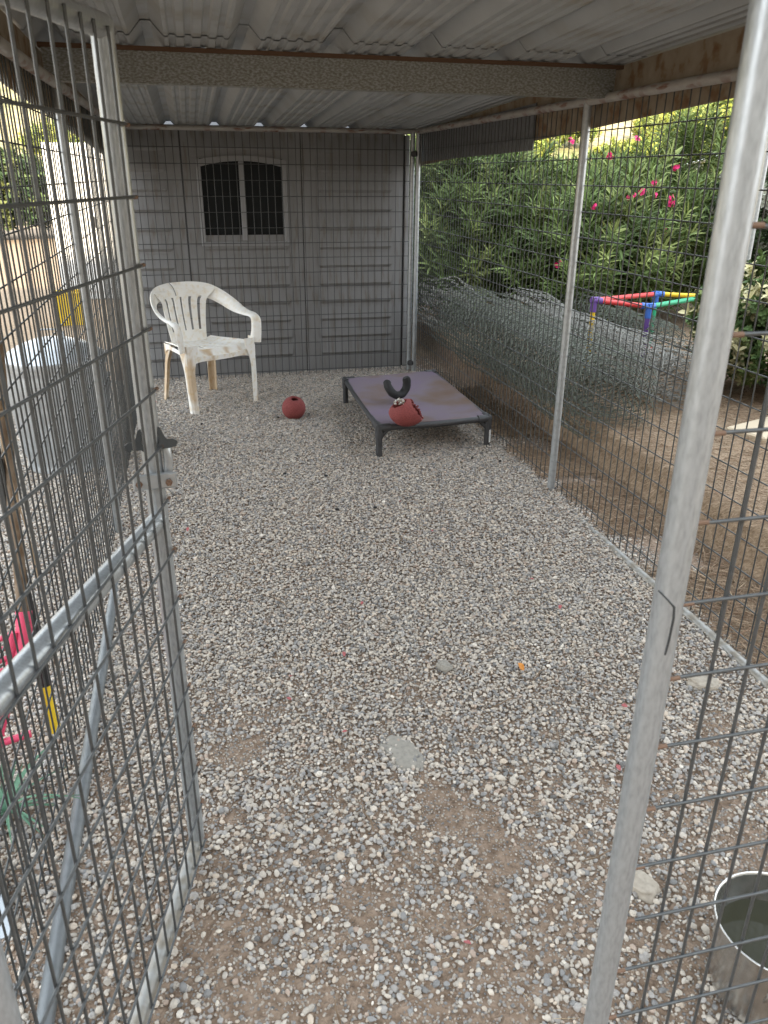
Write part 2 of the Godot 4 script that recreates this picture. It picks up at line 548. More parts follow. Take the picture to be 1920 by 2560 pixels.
func build_gravel() -> void:
	var xs := [[], [], [], [], []]
	var cs := [[], [], [], [], []]
	var z := -6.25
	while z < -0.72:
		var step := 0.0071
		var x := -1.75
		while x < 1.95:
			var px := x + rnd(-0.5, 0.5) * step
			var pz := z + rnd(-0.5, 0.5) * step
			x += step
			if pz < -5.95 and px < 1.53: continue
			# leave out what lies outside the picture
			var dd := cam_f.dot(Vector3(px, -1.391, pz))
			var sx := cam_r.dot(Vector3(px, -1.391, pz)) / dd
			var sy := cam_u.dot(Vector3(px, -1.391, pz)) / dd
			if absf(sx) > 0.56 or absf(sy) > 0.73: continue
			var d := cover(px, pz)
			if rng.randf() > d * (0.80 if pz < -1.9 else 0.70): continue
			var s := 0.0062 + 0.0082 * pow(rng.randf(), 1.8)
			if rng.randf() < 0.03: s *= 1.4
			if rng.randf() < 0.25: s *= 0.7
			if pz > -1.6: s *= 1.15
			var lift := s * rnd(-0.05, 0.35) + (0.007 * rng.randf() * clampf(d, 0.0, 1.0))
			var b := Basis.from_euler(Vector3(rnd(-0.5, 0.5), rnd(0, TAU), rnd(-0.5, 0.5))) * Basis.from_scale(Vector3(s, s * rnd(0.75, 1.0), s * rnd(0.8, 1.1)))
			var k := rng.randi() % 5
			xs[k].append(Transform3D(b, Vector3(px, ground_at(px, pz) + lift, pz)))
			cs[k].append(stone_tint())
		z += step
	# grit on the bare soil
	for i in 85000:
		var px := rnd(-1.2, 1.75)
		var pz := rnd(-2.6, -0.75)
		var s := rnd(0.0022, 0.0068)
		var k := rng.randi() % 5
		xs[k].append(Transform3D(Basis.from_euler(Vector3(rnd(-1, 1), rnd(0, TAU), 0)).scaled(Vector3.ONE * s), Vector3(px, ground_at(px, pz) + s * 0.1, pz)))
		cs[k].append(stone_tint() * 0.72)
	var o := Node3D.new()
	o.name = "gravel"
	add_child(o)
	meta(o, "pale grey and beige pea gravel covering the run", "gravel")
	o.set_meta("kind", "stuff")
	var total := 0
	for k in 5:
		total += xs[k].size()
		var mi := many(o, "pebbles", pebble_mesh(k * 17 + 3, [0.62, 0.75, 0.85, 0.65, 0.7][k], k >= 2), M.pebble, xs[k], cs[k])
		mi.set_meta("kind", "stuff")
	print("pebbles ", total)

func needle_mesh() -> ArrayMesh:
	var g := G.new()
	g.tube([Vector3(-0.5, 0, 0), Vector3(-0.17, 0.03, 0.04), Vector3(0.17, 0.03, 0.04), Vector3(0.5, 0, 0)], [0.008, 0.01, 0.01, 0.004], 3, false)
	return g.done()

func build_litter() -> void:
	var xs := []
	var cs := []
	for i in 30000:
		var pz := rnd(-5.2, -1.1)
		var px := 1.62 + 0.34 * pow(rng.randf(), 0.8)
		if rng.randf() < 0.45: px = rnd(1.9, 3.6)
		if fn.get_noise_2d(px * 120.0, pz * 120.0) < -0.12 and px < 1.9: continue
		var l := rnd(0.05, 0.13)
		var b := Basis.from_euler(Vector3(rnd(-0.5, 0.5), rnd(0, TAU), rnd(-0.25, 0.25))).scaled(Vector3.ONE * l)
		xs.append(Transform3D(b, Vector3(px, ground_at(px, pz) + rnd(0.002, 0.018), pz)))
		cs.append(Color(0.25, 0.155, 0.095).lerp(Color(0.38, 0.29, 0.19), rng.randf()) * rnd(0.7, 1.2))
	var o := many(self, "pine_needles", needle_mesh(), M.tinted, xs, cs)
	meta(o, "dry brown pine needles strewn on the earth outside the mesh", "pine needles")
	o.set_meta("kind", "stuff")
	# straw on the bare soil by the gate
	xs = []; cs = []
	for i in 420:
		var px := rnd(-0.8, 1.6)
		var pz := rnd(-3.4, -0.8)
		var l := rnd(0.012, 0.05)
		xs.append(Transform3D(Basis.from_euler(Vector3(0, rnd(0, TAU), rnd(-0.2, 0.2))).scaled(Vector3.ONE * l), Vector3(px, ground_at(px, pz) + 0.012, pz)))
		cs.append(Color(0.45, 0.34, 0.2) * rnd(0.6, 1.2))
	var s := many(self, "straw", needle_mesh(), M.tinted, xs, cs)
	meta(s, "thin bits of dry straw lying among the stones", "straw")
	s.set_meta("kind", "stuff")

# ------------------------------------------------------------------ kennel
const YT := 1.5657
const CELL := 0.1016

func wire_panel(t: Node3D, a: Vector3, b: Vector3, y0: float, y1: float, wy: Array, first: float, off: Vector3, m: Material, wr := 0.0023) -> void:
	# upright and level wires between a and b, each a part of its own
	var d := (b - a)
	var len := d.length()
	d = d.normalized()
	var up := cyl(Vector3(0, y0, 0), Vector3(0, y1, 0), wr, 8)
	var s := first
	var k := 0
	while s < len - 0.012:
		var j := Basis.from_euler(Vector3(rnd(-0.0012, 0.0012), 0, rnd(-0.0012, 0.0012)))
		part(t, "upright_wire", up, m, Transform3D(j, Vector3(a.x, 0, a.z) + d * s + off))
		s += 0.0508
		k += 1
	var off2 := off + off.normalized() * wr * 1.9
	var flat := cyl(Vector3(a.x, 0, a.z), Vector3(b.x, 0, b.z), wr, 8)
	for y in wy:
		part(t, "level_wire", flat, m, Transform3D(Basis.IDENTITY, Vector3(0, y + rnd(-0.001, 0.001), 0) + off2))

func build_kennel() -> void:
	var wy := []
	for i in 17: wy.append(YT - CELL * i)
	var R := 0.0172
	# right side panel
	var t := thing("mesh_fence", "wire mesh side fence of the run beside the oleanders and wire rolls", "fence", Vector3.ZERO, 0, "mesh fences of the dog run")
	for z in [-5.80, -3.251, -0.70]:
		part(t, "post", cyl(Vector3(1.602, -0.06, z), Vector3(1.602, 1.68, z), R, 18), M.tube)
	part(t, "top_rail", cyl(Vector3(1.602, 1.682, -5.82), Vector3(1.602, 1.670, -0.70), R, 18), M.rail_rust)
	part(t, "bottom_rail", cyl(Vector3(1.592, -0.012, -5.82), Vector3(1.592, -0.025, -0.70), R, 18), M.tube_dirty)
	wire_panel(t, Vector3(1.602, 0, -5.80), Vector3(1.602, 0, -0.70), -0.01, 1.67, wy, 0.0508, Vector3(0.012, 0, 0), M.wire)
	# left side panel
	t = thing("mesh_fence", "wire mesh side fence of the run with rakes leaning outside it", "fence", Vector3.ZERO, 0, "mesh fences of the dog run")
	for z in [-5.80, -3.18, -0.70]:
		part(t, "post", cyl(Vector3(-0.402, -0.06, z), Vector3(-0.402, 1.68, z), R, 18), M.tube)
	part(t, "top_rail", cyl(Vector3(-0.402, 1.682, -5.82), Vector3(-0.402, 1.670, -0.70), R, 18), M.rail_rust)
	part(t, "bottom_rail", cyl(Vector3(-0.392, -0.014, -5.82), Vector3(-0.378, -0.027, -0.70), R, 18), M.rail_buried)
	wire_panel(t, Vector3(-0.402, 0, -5.80), Vector3(-0.402, 0, -0.70), -0.01, 1.67, wy, 0.0508, Vector3(-0.012, 0, 0), M.wire)
	# back panel
	t = thing("mesh_fence", "wire mesh back fence of the run in front of the grey shed", "fence", Vector3.ZERO, 0, "mesh fences of the dog run")
	for x in [-0.372, 1.572]:
		part(t, "post", cyl(Vector3(x, -0.06, -5.842), Vector3(x, 1.68, -5.842), R, 18), M.tube)
	part(t, "top_rail", cyl(Vector3(-0.38, 1.680, -5.842), Vector3(1.588, 1.682, -5.842), R, 18), M.rail_rust)
	part(t, "bottom_rail", cyl(Vector3(-0.38, -0.03, -5.842), Vector3(1.588, -0.03, -5.842), R, 18), M.tube)
	wire_panel(t, Vector3(-0.372, 0, -5.842), Vector3(1.572, 0, -5.842), -0.03, 1.67, wy, 0.0508, Vector3(0, 0, -0.012), M.wire)
	for y in [1.54, 0.07]:
		var g := G.new()
		g.box(Transform3D(Basis.from_euler(Vector3(0, 0.95, 0)), Vector3(1.588, y, -5.818)), Vector3(0.078, 0.034, 0.046), 0.006)
		part(t, "clamp", g.done(), M.bed_frame)
	# front panel, right of the opening
	t = thing("mesh_fence", "wire mesh front fence between the gate opening and the corner, water bucket behind", "fence", Vector3.ZERO, 0, "mesh fences of the dog run")
	part(t, "post", cyl(Vector3(0.497, -0.06, -0.685), Vector3(0.497, 1.72, -0.685), R, 28), M.tube_near)
	part(t, "post", cyl(Vector3(1.565, -0.06, -0.685), Vector3(1.565, 1.72, -0.685), R, 18), M.tube)
	part(t, "top_rail", cyl(Vector3(0.497, 1.72, -0.685), Vector3(1.565, 1.72, -0.685), R, 18), M.tube)
	part(t, "bottom_rail", cyl(Vector3(0.497, -0.10, -0.685), Vector3(1.565, -0.10, -0.685), R, 18), M.tube)
	var fy := []
	for i in 16: fy.append(0.742 + CELL * (8 - i))
	wire_panel(t, Vector3(0.497, 0, -0.685), Vector3(1.565, 0, -0.685), -0.08, 1.71, fy, 0.073, Vector3(0, 0, 0.0034), M.wire_gate, 0.0024)
	for y in fy:
		part(t, "weld_spot", cyl(Vector3(0.505, y, -0.677), Vector3(0.524, y, -0.677), 0.0030, 8), M.weld_rust)
	var hk := G.new()
	hk.tube([Vector3(0.478, 0.966, -0.6795), Vector3(0.487, 0.957, -0.6712), Vector3(0.494, 0.949, -0.6683), Vector3(0.4955, 0.935, -0.668), Vector3(0.4945, 0.905, -0.668), Vector3(0.493, 0.886, -0.6682)], [0.0008, 0.0012, 0.0015, 0.0015, 0.0015, 0.0012], 8)
	part(t, "hook_mark", hk.done(), M.latch)  # dark hook-shaped mark on the post, built as a thin tube
	# front panel, left of the opening (the gate hangs on it)
	t = thing("mesh_fence", "narrow strip of front fence that carries the open gate", "fence", Vector3.ZERO, 0, "mesh fences of the dog run")
	for x in [-0.372, -0.328]:
		part(t, "post", cyl(Vector3(x, -0.06, -0.66), Vector3(x, 1.72, -0.66), R, 18), M.tube)

func build_gate() -> void:
	var a := Vector3(-0.100, 0, -1.375)
	var d := Vector3(-0.258, 0, 0.966)
	var b := a + d * 0.72
	var nn := Vector3(0.966, 0, 0.258)
	var R := 0.0172
	var t := thing("kennel_gate", "open wire mesh gate with a slanted mid rail and fork latch", "gate")
	part(t, "post", cyl(a + Vector3(0, 0.015, 0), a + Vector3(0, 1.597, 0), R, 28), M.tube_near)
	part(t, "post", cyl(b + Vector3(0, 0.015, 0), b + Vector3(0, 1.58, 0), R, 18), M.tube_near)
	part(t, "top_rail", cyl(a + Vector3(0, 1.59, 0), b + Vector3(0, 1.565, 0), R, 28), M.tube_near)
	part(t, "bottom_rail", cyl(a + Vector3(0, 0.020, 0), b + Vector3(0, 0.026, 0), R, 24), M.tube_dirty)
	part(t, "mid_rail", cyl(a + Vector3(0, 0.810, 0), b + Vector3(0, 0.862, 0), R, 28), M.tube_near)
	var wy := []
	for i in 15: wy.append(1.461 - CELL * i)
	wire_panel(t, a, b, 0.028, 1.585, wy, 0.032, nn * 0.0185, M.wire_gate, 0.0024)
	for y in wy:
		var p: Vector3 = a + nn * 0.0228 + Vector3(0, y, 0)
		part(t, "weld_spot", cyl(p - d * 0.002, p + d * 0.010, 0.0031, 8), M.weld_rust)
	# fork latch on the free post
	var fork := part(t, "latch_fork", latch_fork(), M.latch, Transform3D(Basis.from_euler(Vector3(-0.2, 0.1, 0)), a + Vector3(0.0, 0.957, 0.012)))
	fork.set_meta("label", "dark fork of the gate latch with two ears on each side")
	var g := G.new()
	g.box(Transform3D(Basis.from_euler(Vector3(0, 0.08, 0)), Vector3.ZERO), Vector3(0.076, 0.030, 0.006), 0.0028)
	var cl := part(t, "clamp_plate", g.done(), M.tube, Transform3D(Basis.IDENTITY, a + Vector3(0.002, 0.892, 0.0235)))
	for x in [-0.027, 0.024]:
		var bo := G.new()
		bo.tube([Vector3(x, -0.002, 0.003), Vector3(x, -0.002, 0.009)], 0.0062, 6)
		bo.tube([Vector3(x, -0.002, 0.009), Vector3(x, -0.002, 0.014)], 0.0034, 10)
		part(cl, "bolt", bo.done(), M.weld_rust)
	g = G.new()
	g.tube([Vector3(0.0, 0, 0), Vector3(0.004, 0.030, 0.002), Vector3(0.002, 0.052, 0.0), Vector3(-0.006, 0.066, -0.004)], [0.0085, 0.0085, 0.008, 0.007], 10)
	part(t, "latch_slide", g.done(), M.tube, Transform3D(Basis.IDENTITY, a + Vector3(0.024, 0.895, 0.004)))

func latch_fork() -> ArrayMesh:
	var g := G.new()
	var ear := [Vector2(0.011, 0.027), Vector2(0.015, 0.031), Vector2(0.020, 0.028), Vector2(0.025, 0.014), Vector2(0.029, 0.007), Vector2(0.039, 0.007), Vector2(0.047, 0.002), Vector2(0.044, -0.007), Vector2(0.030, -0.009), Vector2(0.018, -0.009), Vector2(0.012, -0.014), Vector2(0.010, -0.004), Vector2(0.016, 0.004), Vector2(0.014, 0.018)]
	for s in [1.0, -1.0]:
		var k: float = 1.0 if s > 0 else 0.92
		var pts := PackedVector2Array()
		for p in ear: pts.append(Vector2(p.x * s * k, p.y * k))
		var idx := Geometry2D.triangulate_polygon(pts)
		for zz in [0.0035, -0.0035]:
			for i in range(0, idx.size(), 3):
				var q := []
				for j in 3: q.append(Vector3(pts[idx[i + j]].x, pts[idx[i + j]].y, zz))
				g.poly(q, Vector3(0.02 * s, 0, 0))
		for i in pts.size():
			var p0 := pts[i]
			var p1 := pts[(i + 1) % pts.size()]
			var e := p1 - p0
			var out := Vector2(e.y, -e.x)
			if not Geometry2D.is_point_in_polygon((p0 + p1) * 0.5 - out.normalized() * 0.0006, pts): out = -out
			var mid := (p0 + p1) * 0.5 - out
			g.poly([Vector3(p0.x, p0.y, 0.0035), Vector3(p1.x, p1.y, 0.0035), Vector3(p1.x, p1.y, -0.0035), Vector3(p0.x, p0.y, -0.0035)], Vector3(mid.x, mid.y, 0))
	g.tube([Vector3(-0.012, -0.004, -0.022), Vector3(0.012, -0.004, -0.022)], 0.006, 8)
	return g.done()

func roof_y(z: float) -> float:
	return 1.786 + 0.033 * (z + 3.1)

func rib(x: float) -> float:
	# trapezoid rib every 305 mm and two small stiffeners between
	var q := fposmod(x + 0.387 + 0.1525, 0.305) - 0.1525
	var a := absf(q)
	var h := 0.042 * (1.0 - smooth_lin(0.015, 0.053, a))
	for c in [0.078, 0.1265]:
		h += 0.007 * (1.0 - smooth_lin(0.008, 0.014, absf(a - c)))
	return h

func smooth_lin(a: float, b: float, x: float) -> float:
	return clampf((x - a) / (b - a), 0.0, 1.0)

func sheet_mesh(x0: float, x1: float, z0: float, z1: float, lift: float, bow: float) -> ArrayMesh:
	var brk := []
	var x := x0
	var q0: float = -0.387 + 0.305 * floor((x0 + 0.387) / 0.305) - 0.305
	var xs := [x0]
	for k in 8:
		for o in [-0.053, -0.015, 0.015, 0.053, 0.064, 0.070, 0.086, 0.092, 0.1125, 0.1185, 0.1345, 0.1405, 0.1645, 0.1705, 0.1865, 0.1925, 0.213, 0.219, 0.235, 0.241]:
			var xx: float = q0 + 0.305 * k + o
			if xx > x0 + 0.001 and xx < x1 - 0.001: xs.append(xx)
	xs.append(x1)
	xs.sort()
	var g := G.new()
	var zs := []
	var nz := 10
	for j in nz + 1: zs.append(lerpf(z0, z1, float(j) / nz))
	var w: int = xs.size()
	# flat facets so that the folds stay sharp
	for i in w - 1:
		for j in nz:
			var p := []
			for e in [[i, j], [i + 1, j], [i + 1, j + 1], [i, j + 1]]:
				var zz: float = zs[e[1]]
				p.append(Vector3(xs[e[0]], roof_y(zz) + rib(xs[e[0]]) + lift + bow * 0.0016 * sin(zz * 5.0 + xs[e[0]] * 3.0), zz))
			var mid: Vector3 = (p[0] + p[2]) * 0.5
			g.poly(p, mid + Vector3(0, 1, 0))
			var q := []
			for k in p: q.append(k + Vector3(0, 0.0012, 0))
			g.poly(q, mid - Vector3(0, 1, 0))
			if j == nz - 1: g.poly([p[3], p[2], q[2], q[3]], mid)
			if j == 0: g.poly([p[0], p[1], q[1], q[0]], mid)
	return g.done()

func sloped_beam(x: float, w: float, z0: float, z1: float, lo: Callable, hi: Callable) -> ArrayMesh:
	var g := G.new()
	var c := Vector3(x, 1.7, (z0 + z1) * 0.5)
	var p := []
	for z in [z0, z1]:
		for s in [-0.5, 0.5]:
			p.append([Vector3(x + w * s, lo.call(z), z), Vector3(x + w * s, hi.call(z), z)])
	g.poly([p[0][0], p[0][1], p[2][1], p[2][0]], c)
	g.poly([p[1][0], p[1][1], p[3][1], p[3][0]], c)
	g.poly([p[0][0], p[1][0], p[3][0], p[2][0]], c)
	g.poly([p[0][1], p[1][1], p[3][1], p[2][1]], c)
	g.poly([p[0][0], p[0][1], p[1][1], p[1][0]], c)
	g.poly([p[2][0], p[2][1], p[3][1], p[3][0]], c)
	return g.done()

func build_roof() -> void:
	var t := thing("run_roof", "ribbed sheet metal roof on steel channels over the dog run", "roof")
	var cuts := [-0.62, 0.223, 1.138, 1.78]
	for i in 3:
		part(t, "roof_sheet", sheet_mesh(cuts[i] - 0.052, cuts[i + 1] + 0.052, -6.10, -2.93, 0.0 + 0.0016 * (i % 2), 0.6), M.roof)
		part(t, "roof_sheet", sheet_mesh(cuts[i] - 0.052, cuts[i + 1] + 0.052, -3.32, -0.55, 0.0042 + 0.0016 * (i % 2), 0.6), M.roof)
	# cross channel under the sheets
	var g := G.new()
	g.box(Transform3D(Basis.IDENTITY, Vector3(0.6, 1.722, -3.084)), Vector3(2.04, 0.096, 0.003), 0.0)
	g.box(Transform3D(Basis.IDENTITY, Vector3(0.6, 1.6755, -3.107)), Vector3(2.04, 0.003, 0.044), 0.0)
	g.box(Transform3D(Basis.IDENTITY, Vector3(0.6, 1.7685, -3.107)), Vector3(2.04, 0.003, 0.044), 0.0)
	part(t, "cross_channel", g.done(), M.beam)
	g = G.new()
	g.box(Transform3D(Basis.IDENTITY, Vector3(0.62, 1.7772, -3.095)), Vector3(2.10, 0.0138, 0.034), 0.0)
	part(t, "purlin_strip", g.done(), M.purlin_rust)
	for x in [-0.45, 1.652]:
		part(t, "side_channel", sloped_beam(x, 0.006, -5.92, -0.56, func(z: float) -> float: return 1.579 + 0.043 * (z + 3.317), func(z: float) -> float: return roof_y(z) - 0.002), M.side_beam)
	part(t, "splice_plate", sloped_beam(1.642, 0.004, -5.86, -3.87, func(z: float) -> float: return 1.513 + 0.0105 * (z + 3.87), func(z: float) -> float: return 1.716 + 0.018 * (z + 3.87)), M.plate)
	# front header over the opening, out of the picture
	g = G.new()
	g.box(Transform3D(Basis.IDENTITY, Vector3(0.6, 1.80, -0.62)), Vector3(2.1, 0.10, 0.04), 0.0)
	part(t, "cross_channel", g.done(), M.beam)

# ------------------------------------------------------------------ shed behind the run
func build_shed() -> void:
	var Z := -5.97
	var t := thing("garden_shed", "grey resin shed with embossed siding and an arched window", "shed", Vector3.ZERO)
	var g := G.new()
	var edges := [-0.425, -0.022, 0.797, 1.545]
	for i in 3:
		g = G.new()
		var x0: float = edges[i] + 0.003
		var x1: float = edges[i + 1] - 0.003
		if i != 1:
			g.box(Transform3D(Basis.IDENTITY, Vector3((x0 + x1) / 2, 0.82, Z - 0.012)), Vector3(x1 - x0, 1.70, 0.024), 0.003)
		else:
			# leave the window open in the middle panel
			g.box(Transform3D(Basis.IDENTITY, Vector3((x0 + 0.095) / 2, 0.82, Z - 0.012)), Vector3(0.095 - x0, 1.70, 0.024), 0.002)
			g.box(Transform3D(Basis.IDENTITY, Vector3((x1 + 0.672) / 2, 0.82, Z - 0.012)), Vector3(x1 - 0.672, 1.70, 0.024), 0.002)
			g.box(Transform3D(Basis.IDENTITY, Vector3(0.3835, 0.46, Z - 0.012)), Vector3(0.577, 0.98, 0.024), 0.0)
			g.box(Transform3D(Basis.IDENTITY, Vector3(0.3835, 1.585, Z - 0.012)), Vector3(0.577, 0.17, 0.024), 0.0)
		part(t, "wall_panel", g.done(), M.shed)
	# dark joints between the panels
	for x in [edges[1], edges[2], 1.549]:
		g = G.new()
		g.box(Transform3D(Basis.IDENTITY, Vector3(x, 0.82, Z - 0.010)), Vector3(0.007, 1.69, 0.010), 0.0)
		part(t, "joint", g.done(), M.shed_dark)
	g = G.new()
	g.box(Transform3D(Basis.IDENTITY, Vector3(1.568, 0.82, Z - 0.030)), Vector3(0.032, 1.69, 0.075), 0.005)
	part(t, "corner_trim", g.done(), M.shed)
	# side, back and roof
	g = G.new()
	g.box(Transform3D(Basis.IDENTITY, Vector3(1.560, 0.80, Z - 0.97)), Vector3(0.03, 1.65, 1.80), 0.0)
	g.box(Transform3D(Basis.IDENTITY, Vector3(-0.425, 0.80, Z - 0.95)), Vector3(0.03, 1.65, 1.85), 0.0)
	g.box(Transform3D(Basis.IDENTITY, Vector3(0.567, 0.84, Z - 1.88)), Vector3(1.98, 1.73, 0.03), 0.0)
	part(t, "wall", g.done(), M.shed)
	g = G.new()
	g.box(Transform3D(Basis.from_euler(Vector3(0.22, 0, 0)), Vector3(0.567, 1.800, Z - 0.66)), Vector3(2.08, 0.03, 1.02), 0.0)
	g.box(Transform3D(Basis.from_euler(Vector3(-0.22, 0, 0)), Vector3(0.567, 1.790, Z - 1.58)), Vector3(2.08, 0.03, 1.02), 0.0)
	part(t, "roof", g.done(), M.shed_dark)
	# embossed boards: each leans out to its lower edge
	var rows := []
	for k in 12: rows.append(1.542 - 0.1288 * k)
	var board := func(x0: float, x1: float) -> ArrayMesh:
		var q := G.new()
		var e := 0.022
		var A := Vector3(x0, 0.106, 0.0005)
		var B := Vector3(x1, 0.106, 0.0005)
		var C := Vector3(x0 + e * 0.4, 0.018, 0.013)
		var D := Vector3(x1 - e * 0.4, 0.018, 0.013)
		var E := Vector3(x0 + e, 0.0, 0.0005)
		var F := Vector3(x1 - e, 0.0, 0.0005)
		var inn := Vector3((x0 + x1) / 2, 0.03, -0.05)
		q.poly([A, B, D, C], inn)
		q.poly([C, D, F, E], inn)
		q.poly([A, C, E], Vector3((x0 + x1) / 2, 0.05, 0.0))
		q.poly([B, D, F], Vector3((x0 + x1) / 2, 0.05, 0.0))
		return q.done()
	var left: ArrayMesh = board.call(-0.40, -0.122)
	var middle: ArrayMesh = board.call(0.085, 0.695)
	var right: ArrayMesh = board.call(0.897, 1.464)
	for k in rows.size():
		var y: float = rows[k]
		part(t, "siding_board", left, M.shed, Transform3D(Basis.IDENTITY, Vector3(0, y, Z)))
		part(t, "siding_board", right, M.shed, Transform3D(Basis.IDENTITY, Vector3(0, y, Z)))
		if y > 1.5 or y < 0.92:
			part(t, "siding_board", middle, M.shed, Transform3D(Basis.IDENTITY, Vector3(0, y if y < 0.92 else 1.555, Z)))
	# arched window
	var w := part(t, "window", window_frame(), M.shed_frame, Transform3D(Basis.IDENTITY, Vector3(0, 0, Z)))
	for s in [[0.105, 0.362], [0.399, 0.662]]:
		g = G.new()
		g.box(Transform3D(Basis.IDENTITY, Vector3((s[0] + s[1]) / 2, 1.22, -0.016)), Vector3(s[1] - s[0] + 0.01, 0.56, 0.004), 0.0)
		part(w, "pane", g.done(), M.glass_dark)

func window_frame() -> ArrayMesh:
	var g := G.new()
	# side bars, sill, centre bar and an arched head piece
	for x in [0.090, 0.677]:
		g.box(Transform3D(Basis.IDENTITY, Vector3(x, 1.20, 0.0)), Vector3(0.030, 0.50, 0.034), 0.004)
	g.box(Transform3D(Basis.IDENTITY, Vector3(0.3835, 0.944, 0.002)), Vector3(0.617, 0.030, 0.040), 0.004)
	g.box(Transform3D(Basis.IDENTITY, Vector3(0.3805, 1.225, 0.0)), Vector3(0.036, 0.52, 0.030), 0.004)
	var n := 16
	for i in n:
		var p := []
		for q in [i, i + 1]:
			var u := float(q) / n
			var x := lerpf(0.075, 0.692, u)
			var k := (x - 0.3835) / 0.3085
			p.append([x, 1.486 - 0.045 * k * k, 1.520 - 0.030 * k * k])
		for zz in [0.016, -0.016]:
			g.poly([Vector3(p[0][0], p[0][1], zz), Vector3(p[1][0], p[1][1], zz), Vector3(p[1][0], p[1][2], zz), Vector3(p[0][0], p[0][2], zz)], Vector3(0.38, 1.5, 0))
		for e in [1, 2]:
			g.poly([Vector3(p[0][0], p[0][e], 0.016), Vector3(p[1][0], p[1][e], 0.016), Vector3(p[1][0], p[1][e], -0.016), Vector3(p[0][0], p[0][e], -0.016)], Vector3((p[0][0] + p[1][0]) / 2, (p[0][1] + p[0][2]) / 2, 0))
	return g.done()

# ------------------------------------------------------------------ things in the run
func dirt(p: Vector3, amount: float) -> Color:
	var w := smooth(0.18 - amount, 0.46 - amount, fn.get_noise_3d(p.x * 420.0, p.y * 70.0, p.z * 420.0) + 0.35 * fn.get_noise_3d(p.x * 1300.0, p.y * 400.0, p.z * 1300.0))
	return Color(0.84, 0.825, 0.78).lerp(Color(0.50, 0.33, 0.15), w * 0.75)

func spline(pts: Array, u: float) -> Vector3:
	var c := u * (pts.size() - 1)
	var i := clampi(int(floor(c)), 0, pts.size() - 2)
	var f := c - i
	var a: Vector3 = pts[maxi(i - 1, 0)]
	var b: Vector3 = pts[i]
	var d: Vector3 = pts[i + 1]
	var e: Vector3 = pts[mini(i + 2, pts.size() - 1)]
	return b.cubic_interpolate(d, a, e, f)

